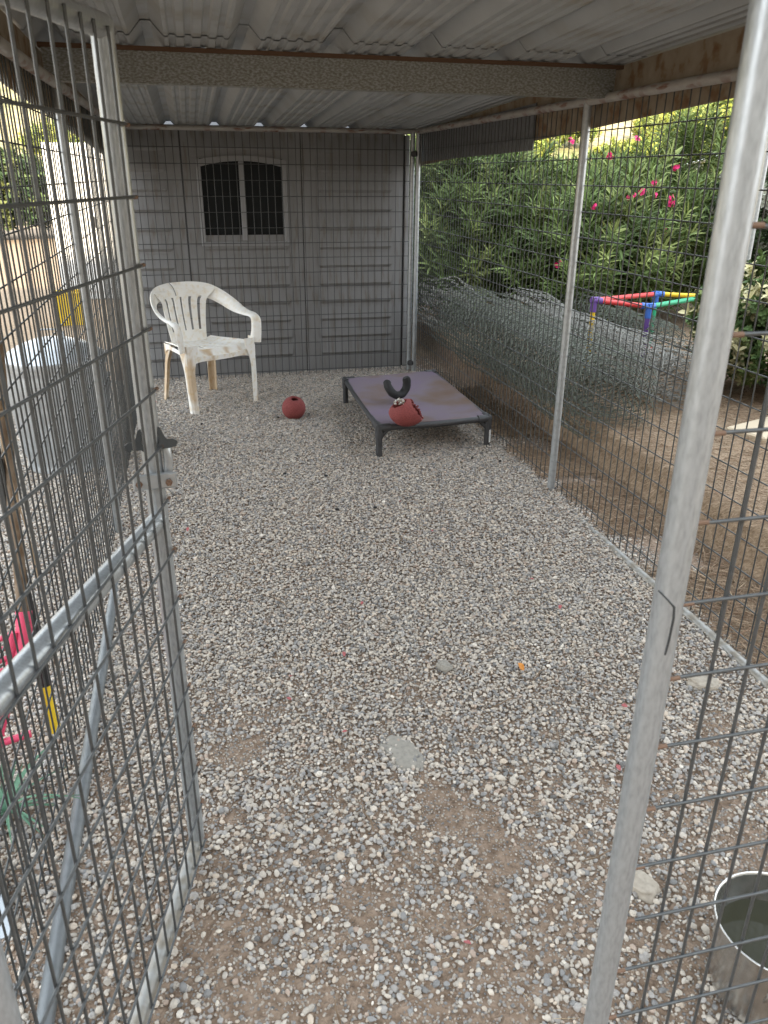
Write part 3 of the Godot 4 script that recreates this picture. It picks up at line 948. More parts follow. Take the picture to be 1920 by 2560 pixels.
func build_chair() -> void:
	var t := thing("garden_chair", "weathered white plastic armchair with a cracked top rail", "chair", Vector3(0.018, 0.0, -5.235), 0.518)
	var clean := func(p: Vector3) -> Color: return dirt(p, -0.4)
	var soiled := func(p: Vector3) -> Color: return dirt(p, -0.03)
	var filthy := func(p: Vector3) -> Color: return dirt(p, 0.26)
	# seat pan, dished, with a front lip and three slots
	var g := G.new()
	g.shell(44, 40, func(u: float, v: float) -> Vector3:
		var a := u * 2.0 - 1.0
		var hw := lerpf(0.172, 0.222, smooth(0.0, 0.9, v))
		var z := lerpf(-0.185, 0.222, v)
		var y := 0.372 + 0.018 * v - 0.022 * (1.0 - a * a) * sin(PI * clampf(v * 1.05, 0.0, 1.0))
		y -= 0.045 * pow(smooth(0.86, 1.0, v), 2.0)
		y += 0.020 * pow(absf(a), 4.0)
		return Vector3(a * hw, y, z)
	, 0.005, func(u: float, v: float) -> bool:
		for c in [0.26, 0.5, 0.74]:
			if absf(u - c) < 0.014 and v > 0.30 and v < 0.74: return false
		return true
	, soiled)
	part(t, "seat", g.done(), M.chair)
	# back panel with five slots
	g = G.new()
	g.shell(90, 44, func(u: float, v: float) -> Vector3:
		var a := u * 2.0 - 1.0
		var hw := 0.128 + 0.040 * v + 0.05 * pow(smooth(0.7, 1.0, v), 2.0)
		var y := 0.368 + 0.335 * v
		var z := -0.178 - 0.062 * v - 0.012 * sin(v * PI) + 0.060 * a * a * (0.35 + 0.65 * v) * hw / 0.17
		return Vector3(a * hw, y, z)
	, 0.005, func(u: float, v: float) -> bool:
		if v < 0.22 or v > 0.86: return true
		for c in [0.14, 0.32, 0.50, 0.68, 0.86]:
			if absf(u - c) < 0.026: return false
		return true
	, clean)
	part(t, "backrest", g.done(), M.chair)
	# top rail and arms: one band from arm to arm
	var half := [Vector3(0.0, 0.703, -0.244), Vector3(0.10, 0.700, -0.232), Vector3(0.185, 0.684, -0.196), Vector3(0.238, 0.650, -0.135), Vector3(0.266, 0.612, -0.055), Vector3(0.277, 0.587, 0.03), Vector3(0.281, 0.576, 0.11), Vector3(0.282, 0.570, 0.175), Vector3(0.280, 0.545, 0.213), Vector3(0.272, 0.475, 0.224), Vector3(0.258, 0.395, 0.222)]
	var wid := [Vector3(0, 0.046, -0.004), Vector3(0, 0.046, -0.002), Vector3(0.006, 0.046, -0.002), Vector3(0.014, 0.042, -0.002), Vector3(0.022, 0.032, 0.004), Vector3(0.027, 0.018, 0.0), Vector3(0.029, 0.009, 0.0), Vector3(0.029, 0.005, 0.004), Vector3(0.027, 0.0, 0.012), Vector3(0.026, -0.002, 0.016), Vector3(0.030, -0.002, 0.020)]
	var pts := []
	var wds := []
	for i in range(half.size() - 1, 0, -1):
		pts.append(Vector3(-half[i].x, half[i].y, half[i].z))
		wds.append(Vector3(-wid[i].x, wid[i].y, wid[i].z))
	for i in half.size():
		pts.append(half[i]); wds.append(wid[i])
	g = G.new()
	g.shell(110, 8, func(u: float, v: float) -> Vector3:
		var c := spline(pts, u)
		var w := spline(wds, u)
		var a := v * 2.0 - 1.0
		var d := (spline(pts, minf(u + 0.005, 1.0)) - spline(pts, maxf(u - 0.005, 0.0))).normalized()
		var nn := d.cross(w.normalized())
		return c + w * a - nn * (0.012 * a * a * a * a)
	, 0.0055, null, clean)
	part(t, "armrest_band", g.done(), M.chair)
	# the crack in the top rail
	g = G.new()
	g.tube([Vector3(-0.075, 0.750, -0.232), Vector3(-0.060, 0.735, -0.231), Vector3(-0.048, 0.715, -0.2305), Vector3(-0.040, 0.690, -0.228), Vector3(-0.036, 0.668, -0.226)], 0.0018, 6)
	part(t, "crack", g.done(), M.shed_dark)
	# legs: angle sections that taper to the foot
	for s in [-1.0, 1.0]:
		for f in [true, false]:
			g = G.new()
			var top := Vector3(0.256 * s, 0.43, 0.231) if f else Vector3(0.172 * s, 0.385, -0.186)
			var foot := Vector3(0.246 * s, -0.005, 0.246) if f else Vector3(0.198 * s, -0.005, -0.236)
			var dz := -1.0 if f else 1.0
			g.shell(12, 18, func(u: float, v: float) -> Vector3:
				var c := top.lerp(foot, v)
				var w := lerpf(0.085, 0.047, smooth(0.0, 0.42, v)) * lerpf(1.0, 0.85, v) if f else lerpf(0.080, 0.044, smooth(0.0, 0.35, v)) * lerpf(1.0, 0.85, v)
				var a := u * 2.0 - 1.0
				var q := c
				# rounded corner between the two flanges
				if a < 0.0: q += Vector3(-s, 0, 0) * (-a) * w
				else: q += Vector3(0, 0, dz) * a * w
				var soft := 0.008 * (1.0 - clampf(absf(a) / 0.3, 0.0, 1.0))
				return q + Vector3(-s, 0, dz) * soft
			, 0.0045, null, filthy)
			part(t, "leg", g.done(), M.chair)
	# aprons between the legs
	g = G.new()
	g.shell(24, 5, func(u: float, v: float) -> Vector3:
		var a := u * 2.0 - 1.0
		return Vector3(a * 0.245, 0.352 + 0.02 * a * a - v * (0.030 + 0.055 * pow(absf(a), 5.0)), 0.228 - 0.006 * a * a)
	, 0.0045, null, soiled)
	for s in [-1.0, 1.0]:
		g.shell(20, 5, func(u: float, v: float) -> Vector3:
			var a := u * 2.0 - 1.0
			return Vector3(s * lerpf(0.176, 0.250, u), 0.385 - v * (0.024 + 0.05 * pow(absf(a), 5.0)), lerpf(-0.186, 0.226, u))
		, 0.0045, null, soiled)
	g.shell(16, 4, func(u: float, v: float) -> Vector3:
		var a := u * 2.0 - 1.0
		return Vector3(a * 0.172, 0.375 - v * (0.022 + 0.04 * pow(absf(a), 5.0)), -0.186)
	, 0.0045, null, soiled)
	part(t, "apron", g.done(), M.chair)

func rough_ball(r: float, hole: float) -> ArrayMesh:
	var g := G.new()
	var prof := []
	for i in 25:
		var a := lerpf(-PI / 2, PI / 2 - hole / r, i / 24.0)
		prof.append(Vector2(cos(a) * r, sin(a) * r))
	for i in 8:
		var a := lerpf(PI / 2 - hole / r, -0.2, i / 7.0)
		prof.append(Vector2(cos(a) * r * 0.80, sin(a) * r * 0.80))
	g.lathe(prof, 40)
	for i in g.v.size():
		var p := g.v[i]
		var k := 1.0 + 0.010 * fn.get_noise_3d(p.x * 2600.0, p.y * 2600.0, p.z * 2600.0) + 0.02 * fn.get_noise_3d(p.x * 500.0, p.y * 500.0, p.z * 500.0)
		# chewed rim
		if p.y > r * 0.86: p.y += 0.007 * fn.get_noise_3d(p.x * 3000.0, 1.0, p.z * 3000.0)
		g.v[i] = p * k
		g.n[i] = (g.n[i] + 0.25 * Vector3(fn.get_noise_3d(p.x * 3000.0, p.y * 3000.0, p.z * 3000.0), fn.get_noise_3d(p.y * 3000.0, p.z * 3000.0, p.x * 3000.0), fn.get_noise_3d(p.z * 3000.0, p.x * 3000.0, p.y * 3000.0))).normalized()
	return g.done()

func build_toys() -> void:
	var b := one("rubber_ball", rough_ball(0.0735, 0.026), M.red_rubber, "red rubber ball with a chewed hole on top, on the gravel", "ball", Transform3D(Basis.from_euler(Vector3(0.32, 0.4, 0.05)), Vector3(0.536, 0.066, -4.72)))
	# bitten half of a red ball, on the bed
	var t := thing("chewed_ball", "bitten open shell of a red rubber ball lying on the dog bed", "ball", Vector3(1.046, 0.236, -3.90))
	var g := G.new()
	var op := Vector3(0.86, 0.46, 0.22).normalized()
	g.shell(64, 40, func(u: float, v: float) -> Vector3:
		var la := lerpf(-PI / 2 + 0.02, PI / 2 - 0.02, v)
		var p := Vector3(cos(la) * cos(TAU * u), sin(la), cos(la) * sin(TAU * u))
		var r := 0.080 * (1.0 + 0.05 * fn.get_noise_3dv(p * 90.0) + 0.012 * fn.get_noise_3dv(p * 600.0))
		return Vector3(p.x * 1.14, p.y * 0.84, p.z) * r
	, 0.011, func(u: float, v: float) -> bool:
		var la := lerpf(-PI / 2 + 0.02, PI / 2 - 0.02, v)
		var p := Vector3(cos(la) * cos(TAU * u), sin(la), cos(la) * sin(TAU * u))
		var e := p.dot(op) + 0.16 * fn.get_noise_3dv(p * 120.0) + 0.06 * fn.get_noise_3dv(p * 500.0)
		var e2 := p.dot(Vector3(-0.55, 0.83, 0.1).normalized()) + 0.05 * fn.get_noise_3dv(p * 300.0)
		return e < 0.62 and e2 < 0.90)
	part(t, "shell", g.done(), M.red_rubber)
	var pm := pebble_mesh(3, 0.8)
	for i in 26:
		var m: Material = M.rock if i % 3 else M.white_paper
		part(t, "stone", pm, m, Transform3D(Basis.from_euler(Vector3(rnd(0, 3), rnd(0, 6), 0)).scaled(Vector3.ONE * rnd(0.009, 0.014)), Vector3(-0.043 + rnd(-0.024, 0.024), 0.058 + rnd(-0.010, 0.016), rnd(-0.026, 0.022))))
	# black horseshoe of rubber standing on the bed
	g = G.new()
	var pts := []
	var rad := []
	for i in 25:
		var a := lerpf(PI * 0.86, PI * 2.16, i / 24.0)
		pts.append(Vector3(cos(a) * 0.062, sin(a) * 0.066 + 0.089, 0.012 * sin(a * 2.0)))
		rad.append(0.0235 * (1.0 + 0.16 * fn.get_noise_1d(i * 60.0)) * (0.72 if i == 0 or i == 24 else 1.0))
	g.tube(pts, rad, 18)
	for i in g.v.size():
		var p := g.v[i]
		g.v[i] = p + g.n[i] * 0.0035 * fn.get_noise_3d(p.x * 1800.0, p.y * 1800.0, p.z * 1800.0)
	one("chewed_ring", g.done(), M.black_rubber, "half of a black rubber ring standing on the dog bed", "ring", Transform3D(Basis.from_euler(Vector3(-0.30, 0.15, 0.05)), Vector3(1.122, 0.184, -4.36)))

func build_bed() -> void:
	var t := thing("dog_bed", "raised dog bed of black pipes with a stained purple cloth", "bed")
	var Y := 0.160
	var c := [Vector3(0.893, Y, -3.90), Vector3(1.527, Y, -3.95), Vector3(1.545, Y, -5.08), Vector3(0.912, Y, -4.985)]
	var r := 0.0165
	for i in 4:
		var a: Vector3 = c[i]
		var b: Vector3 = c[(i + 1) % 4]
		var mid := (a + b) * 0.5 - Vector3(0, 0.006, 0)
		var g := G.new()
		g.tube([a, a.lerp(mid, 0.6), mid, b.lerp(mid, 0.6), b], r, 16)
		part(t, "frame_pipe", g.done(), M.bed_frame)
	for i in 4:
		var p: Vector3 = c[i]
		var prev: Vector3 = (c[(i + 3) % 4] - p).normalized()
		var next: Vector3 = (c[(i + 1) % 4] - p).normalized()
		var g := G.new()
		g.tube([p - prev * 0.012, p + prev * 0.062], 0.0215, 18)
		g.tube([p - next * 0.012, p + next * 0.062], 0.0215, 18)
		g.tube([p + Vector3(0, 0.012, 0), p - Vector3(0, 0.055, 0)], 0.0215, 18)
		# web between the sockets
		g.tube([p + prev * 0.05 - Vector3(0, 0.012, 0), p - Vector3(0, 0.05, 0) + prev * 0.012], 0.010, 10)
		g.tube([p + next * 0.05 - Vector3(0, 0.012, 0), p - Vector3(0, 0.05, 0) + next * 0.012], 0.010, 10)
		part(t, "corner_fitting", g.done(), M.bed_frame)
		part(t, "leg", cyl(p - Vector3(0, 0.05, 0), Vector3(p.x, -0.006, p.z), 0.0175, 16), M.bed_frame)
	var k := G.new()
	k.shell(20, 30, func(u: float, v: float) -> Vector3:
		var p: Vector3 = c[0].lerp(c[1], u).lerp(c[3].lerp(c[2], u), v)
		var sag := 16.0 * u * (1.0 - u) * v * (1.0 - v)
		return p + Vector3(0, 0.012 - 0.014 * sag + 0.0012 * fn.get_noise_2d(u * 500.0, v * 800.0), 0)
	, 0.003)
	part(t, "cloth", k.done(), M.bed_cloth)
	var q: Vector3 = c[1]
	var s := G.new()
	s.shell(6, 4, func(u: float, v: float) -> Vector3:
		var a := lerpf(0.15, 1.35, u)
		return Vector3(q.x + cos(a) * 0.0185, lerpf(0.025, 0.098, v), q.z + sin(a) * 0.0185)
	, 0.0008)
	part(t, "sticker", s.done(), M.white_paper)

func stone_shape(seed_: int, size: Vector3) -> ArrayMesh:
	var f := FastNoiseLite.new()
	f.seed = seed_; f.frequency = 0.8
	var g := G.new()
	g.grid(36, 20, func(u: float, v: float) -> Vector3:
		var la := lerpf(-PI / 2, PI / 2, v)
		var p := Vector3(cos(la) * cos(TAU * u), sin(la), -cos(la) * sin(TAU * u))
		var r := 1.0 + 0.30 * f.get_noise_3dv(p * 1.3) + 0.10 * f.get_noise_3dv(p * 5.0) + 0.03 * f.get_noise_3dv(p * 16.0)
		p = Vector3(signf(p.x) * pow(absf(p.x), 0.8), signf(p.y) * pow(absf(p.y), 0.7), signf(p.z) * pow(absf(p.z), 0.8))
		return p * size * r)
	return g.done()

func build_small() -> void:
	one("stone", stone_shape(4, Vector3(0.046, 0.020, 0.085)), M.rock_grey, "flat grey stone sunk into the gravel of the run", "stone", Transform3D(Basis.from_euler(Vector3(0.04, 0.25, 0)), Vector3(0.436, -0.034, -1.60)))
	one("stone", stone_shape(8, Vector3(0.028, 0.020, 0.040)), M.rock, "pale angular stone beside the post near the water bucket", "stone", Transform3D(Basis.from_euler(Vector3(0.1, 0.5, 0.1)), Vector3(0.832, -0.020, -1.075)))
	one("stone", stone_shape(13, Vector3(0.036, 0.018, 0.048)), M.rock, "pale rounded stone beside the buried bottom rail", "stone", Transform3D(Basis.from_euler(Vector3(0, 0.9, 0)), Vector3(1.405, -0.022, -1.70)))
	one("stone", stone_shape(17, Vector3(0.020, 0.012, 0.026)), M.rock_grey, "small dark stone lying alone amid the gravel", "stone", Transform3D(Basis.from_euler(Vector3(0, 0.4, 0)), on_ground(1112, 1655) + Vector3(0, -0.015, 0)))
	# fallen petals and leaves
	var pm := petal_mesh()
	for p in [[862, 1835], [722, 1752], [728, 1695], [1168, 2362], [1560, 1770], [1545, 1925], [860, 1640], [1400, 1520], [1000, 1260], [1080, 1330], [1330, 1440], [905, 1500], [470, 1330], [390, 1010]]:
		var q := on_ground(p[0], p[1], -0.02 if p[1] > 1500 else 0.0)
		q.y = ground_at(q.x, q.z) + 0.016
		one("petal", pm, M.pink_dry, "small dried pink petal lying on the gravel", "petal", Transform3D(Basis.from_euler(Vector3(rnd(-0.4, 0.4), rnd(0, TAU), rnd(-0.3, 0.3))).scaled(Vector3.ONE * rnd(0.014, 0.022)), q), "dried petals on the gravel")
	var q := on_ground(1303, 1673, -0.02)
	one("leaf", pm, M.orange_leaf, "orange dead leaf lying on the gravel", "leaf", Transform3D(Basis.from_euler(Vector3(0.5, 0.5, 0.3)).scaled(Vector3.ONE * 0.030), Vector3(q.x, ground_at(q.x, q.z) + 0.018, q.z)))
	for p in [[700, 1510, 0.05, 2.0], [1197, 2310, 0.035, 0.5], [918, 2050, 0.045, 1.7], [1260, 1760, 0.05, 0.3], [1395, 1855, 0.05, 1.2], [1510, 2140, 0.06, 0.15], [845, 2550, 0.05, 1.5], [283, 2235, 0.06, 1.4], [1345, 1690, 0.04, 0.7]]:
		q = on_ground(p[0], p[1], -0.02)
		var g := G.new()
		var l: float = p[2]
		g.tube([Vector3(-l, 0, 0), Vector3(-l * 0.3, 0.004, 0.004), Vector3(l * 0.4, 0.003, -0.003), Vector3(l, 0, 0.003)], [0.0016, 0.0022, 0.002, 0.0012], 6)
		one("twig", g.done(), M.wood, "thin dry twig lying on the gravel", "twig", Transform3D(Basis.from_euler(Vector3(0, p[3], 0)), Vector3(q.x, ground_at(q.x, q.z) + 0.013, q.z)), "twigs on the gravel")
	# scraps of chewed black rubber
	for p in [[695, 1048], [712, 1190], [815, 1195], [938, 1275], [1180, 1150], [505, 1065], [1250, 1158], [843, 1280]]:
		q = on_ground(p[0], p[1])
		one("rubber_scrap", stone_shape(int(p[0]), Vector3(0.009, 0.005, 0.006)), M.black_rubber, "small scrap of chewed black rubber on the gravel", "scrap", Transform3D(Basis.from_euler(Vector3(0, rnd(0, 6), 0.2)), q + Vector3(0, 0.013, 0)), "scraps of black rubber")

func petal_mesh() -> ArrayMesh:
	var g := G.new()
	g.shell(6, 6, func(u: float, v: float) -> Vector3:
		var w := sin(PI * clampf(v * 0.94 + 0.03, 0, 1)) * 0.30
		return Vector3((u * 2 - 1) * w, 0.12 * sin(v * 5.0) + 0.3 * pow((u * 2 - 1) * w, 2.0), v - 0.5)
	, 0.02)
	return g.done()

func build_bucket() -> void:
	var at := Vector3(0.936, -0.026, -0.812)
	var t := thing("water_bucket", "stainless steel water bucket hooked behind the front mesh panel", "bucket", at)
	var g := G.new()
	var H := 0.178
	g.lathe([Vector2(0.0, 0.004), Vector2(0.088, 0.004), Vector2(0.094, 0.010), Vector2(0.110, H - 0.004), Vector2(0.1135, H), Vector2(0.1150, H + 0.003), Vector2(0.1125, H + 0.0055), Vector2(0.1085, H), Vector2(0.092, 0.012), Vector2(0.0, 0.010)], 56)
	part(t, "pail", g.done(), M.steel)
	g = G.new()
	g.lathe([Vector2(0.0, 0.120), Vector2(0.1035, 0.120), Vector2(0.1035, 0.116)], 48)
	part(t, "water", g.done(), M.water)
	g = G.new()
	g.tube([Vector3(-0.060, H - 0.028, 0.080), Vector3(-0.085, H - 0.040, 0.090), Vector3(-0.100, H - 0.038, 0.098), Vector3(-0.094, H - 0.020, 0.102), Vector3(-0.064, H - 0.014, 0.096)], 0.0032, 10)
	part(t, "snap_hook", g.done(), M.steel)
	g = G.new()
	g.box(Transform3D(Basis.from_euler(Vector3(0, -0.6, 0)), Vector3(-0.064, H - 0.024, 0.094)), Vector3(0.022, 0.026, 0.003), 0.001)
	part(t, "lug", g.done(), M.steel)

# ------------------------------------------------------------------ things outside the left panel
func build_left() -> void:
	# galvanised bin
	var t := thing("trash_can", "galvanised steel trash can with ribbed sides and a domed lid", "trash can", Vector3(-0.71, 0.0, -4.14))
	t.scale = Vector3(1.05, 1.09, 1.05)
	var g := G.new()
	var prof := [Vector2(0.0, 0.012), Vector2(0.185, 0.012), Vector2(0.192, 0.0), Vector2(0.197, 0.012), Vector2(0.192, 0.030)]
	for i in 8: prof.append(Vector2(lerpf(0.192, 0.222, i / 7.0), lerpf(0.05, 0.455, i / 7.0)))
	prof += [Vector2(0.2225, 0.47), Vector2(0.228, 0.478), Vector2(0.2235, 0.487), Vector2(0.224, 0.505), Vector2(0.229, 0.512)]
	g.lathe(prof, 132, func(a: float, i: int, r: float) -> float: return r + (0.014 * (0.5 + 0.5 * cos(a * 33.0)) if i >= 6 and i <= 11 else 0.0))
	part(t, "drum", g.done(), M.zinc)
	g = G.new()
	g.lathe([Vector2(0.233, 0.492), Vector2(0.236, 0.518), Vector2(0.228, 0.526), Vector2(0.216, 0.528), Vector2(0.205, 0.540), Vector2(0.15, 0.572), Vector2(0.08, 0.594), Vector2(0.0, 0.602)], 64)
	var lid := part(t, "lid", g.done(), M.zinc)
	g = G.new()
	g.tube([Vector3(-0.055, 0.594, 0), Vector3(-0.055, 0.622, 0), Vector3(-0.04, 0.636, 0), Vector3(0.04, 0.636, 0), Vector3(0.055, 0.622, 0), Vector3(0.055, 0.594, 0)], 0.004, 8)
	part(lid, "handle", g.done(), M.zinc)
	for s in [-1.0, 1.0]:
		g = G.new()
		g.tube([Vector3(0.222 * s, 0.42, -0.05), Vector3(0.245 * s, 0.40, -0.05), Vector3(0.25 * s, 0.37, 0), Vector3(0.245 * s, 0.40, 0.05), Vector3(0.222 * s, 0.42, 0.05)], 0.004, 8)
		part(t, "side_handle", g.done(), M.zinc)
	# yellow crate beyond the bin
	t = thing("plastic_crate", "yellow plastic crate standing on the ground beyond the trash can", "crate", Vector3(-1.235, 0.0, -8.55), 0.15)
	t.scale = Vector3(0.75, 0.9, 0.75)
	g = G.new()
	for s in [-1.0, 1.0]:
		g.box(Transform3D(Basis.IDENTITY, Vector3(0, 0.17, 0.15 * s)), Vector3(0.40, 0.34, 0.012), 0.004)
		g.box(Transform3D(Basis.IDENTITY, Vector3(0.194 * s, 0.17, 0)), Vector3(0.012, 0.34, 0.288), 0.004)
	g.box(Transform3D(Basis.IDENTITY, Vector3(0, 0.012, 0)), Vector3(0.374, 0.012, 0.286), 0.0)
	part(t, "box", g.done(), M.yellow_plastic)
	g = G.new()
	for s in [-1.0, 1.0]:
		g.box(Transform3D(Basis.IDENTITY, Vector3(0, 0.345, 0.157 * s)), Vector3(0.43, 0.022, 0.024), 0.005)
		g.box(Transform3D(Basis.IDENTITY, Vector3(0.203 * s, 0.345, 0)), Vector3(0.024, 0.022, 0.288), 0.005)
	part(t, "rim", g.done(), M.yellow_plastic)
	for x in [-0.12, -0.04, 0.04, 0.12]:
		g = G.new()
		g.box(Transform3D(Basis.IDENTITY, Vector3(x, 0.17, 0.1585)), Vector3(0.010, 0.30, 0.006), 0.002)
		part(t, "rib", g.done(), M.yellow_plastic)
	# black handled broom standing on its yellow grip
	t = thing("broom", "black broom pole with a ribbed yellow grip standing outside the mesh", "broom")
	var a := Vector3(-0.472, 0.0, -1.872)
	var b := Vector3(-0.545, 1.35, -2.085)
	part(t, "pole", cyl(a.lerp(b, 0.09), b, 0.0135, 14), M.black_plastic)
	g = G.new()
	var pts := []
	var rad := []
	for i in 29:
		pts.append(a.lerp(b, 0.1 * i / 28.0)); rad.append(0.0165 if i % 2 else 0.0150)
	g.tube(pts, rad, 14)
	part(t, "grip", g.done(), M.yellow_plastic)
	# pink fork with a wooden handle
	t = thing("bedding_fork", "pink plastic bedding fork with a wooden handle leaning outside the mesh", "fork")
	var j := Vector3(-0.483, 0.362, -1.832)
	var top := Vector3(-0.505, 1.42, -2.34)
	part(t, "handle", cyl(j, top, 0.0145, 14), M.wood)
	g = G.new()
	g.tube([j + Vector3(0, 0.03, -0.013), j - Vector3(0.006, 0.05, -0.02), j - Vector3(0.03, 0.09, -0.03)], [0.020, 0.020, 0.016], 12)
	var dn := Vector3(-0.95, -0.22, 0.22).normalized()
	var sd := Vector3(-0.20, -0.95, 0.22).normalized()
	var o := j + Vector3(-0.035, -0.055, 0.03)
	g.tube([o - sd * 0.05, o + sd * 0.04, o + sd * 0.16, o + sd * 0.25 + dn * 0.02], 0.011, 10)
	g.tube([o + sd * 0.24, o + sd * 0.25 - dn * 0.07], 0.010, 10)
	part(t, "socket", g.done(), M.pink_plastic)
	for i in 11:
		g = G.new()
		var s := o + sd * (-0.045 + 0.029 * i)
		g.tube([s, s + dn * 0.10, s + dn * 0.20 + Vector3(0.004, 0, 0.02), s + dn * 0.285 + Vector3(0.01, 0, 0.06)], [0.007, 0.0065, 0.006, 0.004], 8)
		part(t, "tine", g.done(), M.pink_plastic)
	for k in [0.04, 0.09, 0.14]:
		g = G.new()
		g.tube([o - sd * 0.045 + dn * k, o + sd * 0.245 + dn * k], 0.006, 8)
		part(t, "crossbar", g.done(), M.pink_plastic)
	# tan leash tied to the mesh
	t = thing("leash", "tan fabric leash knotted to the mesh and hanging outside it", "leash")
	var kx := Vector3(-0.432, 0.938, -1.765)
	g = G.new()
	var kp := []
	for i in 40:
		var u := i / 39.0
		kp.append(kx + Vector3(0.010 * cos(u * 13.0), 0.018 * sin(u * 9.0) , 0.028 * sin(u * 13.0 + 0.6)))
	g.tube(kp, 0.0075, 8)
	part(t, "knot", g.done(), M.leash)
	g = G.new()
	g.shell(3, 30, func(u: float, v: float) -> Vector3:
		var p := kx + Vector3(-0.004 + 0.02 * sin(v * 2.2) * v, -0.43 * v, 0.0 + 0.012 * sin(v * 5.0))
		return p + Vector3(0.3, 0, 1).normalized() * (u - 0.5) * 0.017
	, 0.003)
	part(t, "strap", g.done(), M.leash)
	# lobby dustpan
	t = thing("dustpan", "long handled metal dustpan standing among weeds outside the mesh", "dustpan", Vector3(-0.575, -0.025, -1.375), 0.35)
	part(t, "pole", cyl(Vector3(0, 0.16, 0), Vector3(-0.06, 0.85, -0.02), 0.013, 14), M.black_plastic)
	g = G.new()
	g.box(Transform3D(Basis.from_euler(Vector3(0.1, 0, 0)), Vector3(-0.06, 0.012, 0.05)), Vector3(0.24, 0.004, 0.20), 0.0)
	g.box(Transform3D(Basis.from_euler(Vector3(-0.15, 0, 0)), Vector3(-0.06, 0.08, -0.05)), Vector3(0.24, 0.15, 0.004), 0.0)
	for s in [-1.0, 1.0]:
		g.poly([Vector3(-0.06 + 0.12 * s, 0.004, 0.15), Vector3(-0.06 + 0.12 * s, 0.006, -0.04), Vector3(-0.06 + 0.12 * s, 0.15, -0.06), Vector3(-0.06 + 0.12 * s, 0.11, 0.02)], Vector3(-0.06, 0.05, 0))
	part(t, "pan", g.done(), M.zinc)
	g = G.new()
	g.box(Transform3D(Basis.IDENTITY, Vector3(0, 0.165, -0.045)), Vector3(0.05, 0.03, 0.05), 0.006)
	part(t, "bracket", g.done(), M.white_paper)
	# a grassy weed
	t = thing("weed", "bluish green grassy weed growing through the gravel outside the mesh", "weed", Vector3(-0.545, -0.015, -1.60))
	for i in 34:
		var ang := rnd(0, TAU)
		var l := rnd(0.09, 0.2)
		var w := rnd(0.004, 0.008)
		var d := Vector3(cos(ang), 0, sin(ang))
		var side := Vector3(-d.z, 0, d.x)
		var lift := rnd(0.3, 0.9)
		var gg := G.new()
		gg.col = Color(0.10, 0.20, 0.13) * rnd(0.8, 1.3)
		gg.shell(2, 8, func(u: float, v: float) -> Vector3:
			var bend := v * l
			return d * bend * (0.5 + 0.5 * v) + Vector3(0, l * lift * (v - 0.62 * v * v), 0) + side * (u - 0.5) * 2.0 * w * (1.0 - v * v) + Vector3(0, absf(u - 0.5) * 0.004, 0)
		, 0.0008)
		part(t, "blade", gg.done(), M.leaf)
	# white cabinet far behind, in the sun
	t = thing("storage_cabinet", "tall white storage cabinet standing in the sunny yard", "cabinet", Vector3(-1.02, 0, -10.6), 0.0)
	t.scale = Vector3(1.35, 0.88, 1.0)
	g = G.new()
	g.box(Transform3D(Basis.IDENTITY, Vector3(0, 0.98, 0)), Vector3(0.80, 1.96, 0.6), 0.01)
	part(t, "case", g.done(), M.white_wall)
	for s in [-1.0, 1.0]:
		g = G.new()
		g.box(Transform3D(Basis.IDENTITY, Vector3(0.195 * s, 1.0, 0.308)), Vector3(0.375, 1.80, 0.014), 0.005)
		var dr := part(t, "door", g.done(), M.white_wall)
		g = G.new()
		g.box(Transform3D(Basis.IDENTITY, Vector3(0.04 * s, 1.0, 0.33)), Vector3(0.014, 0.14, 0.03), 0.004)
		part(dr, "handle", g.done(), M.black_plastic)
	g = G.new()
	g.box(Transform3D(Basis.IDENTITY, Vector3(0.24, 1.45, 0.317)), Vector3(0.18, 0.24, 0.003), 0.0)
	part(t, "poster", g.done(), M.blue_paint)

# ------------------------------------------------------------------ things outside the right panel
func chain_roll(called: String, label: String, a: Vector3, b: Vector3, r0: float, r1: float, turns: float, m: Material, messy: float, group: String) -> void:
	var t := thing(called, label, "wire roll", Vector3.ZERO, 0, group)
	var g := G.new()
	var ax := (b - a).normalized()
	var len := (b - a).length()
	var s1 := ax.cross(Vector3.UP).normalized()
	var s2 := s1.cross(ax)
	var total := turns * TAU * (r0 + r1) * 0.5
	var n := int(total / 0.050)
	var seg := int(len / 0.036)
	for i in n:
		var pts := []
		for k in seg + 1:
			var u := (i + (0.5 if (k % 2) else -0.02)) / n
			var th := u * turns * TAU
			var l := len * k / seg
			var r := lerpf(r0, r1, u) + messy * 0.05 * fn.get_noise_2d(th * 40.0, l * 160.0) + messy * 0.06 * fn.get_noise_2d(l * 60.0, th * 12.0 + 50.0)
			var ea := l + messy * 0.06 * fn.get_noise_2d(th * 50.0, 9.0)
			# the roll slumps on the ground
			var o := s1 * cos(th) * r * 1.10 + s2 * sin(th) * r * 0.92
			pts.append(a + ax * ea + o)
		for k in seg:
			var p: Vector3 = pts[k]
			var q: Vector3 = pts[k + 1]
			var dd := (q - p).normalized()
			var x := dd.cross(Vector3(0.3, 0.8, 0.52)).normalized() * 0.0025
			var y := dd.cross(x)
			var base := g.v.size()
			for e in [p, q]:
				for w in 3:
					var an := TAU * w / 3
					var nn := (x * cos(an) + y * sin(an))
					g.v.append(e + nn); g.n.append(nn.normalized()); g.c.append(Color.WHITE); g.t.append(Vector2.ZERO)
			for w in 3:
				var w2 := (w + 1) % 3
				g.tri(base + w, base + w2, base + 3 + w2); g.tri(base + w, base + 3 + w2, base + 3 + w)
	part(t, "wire_netting", g.done(), m)

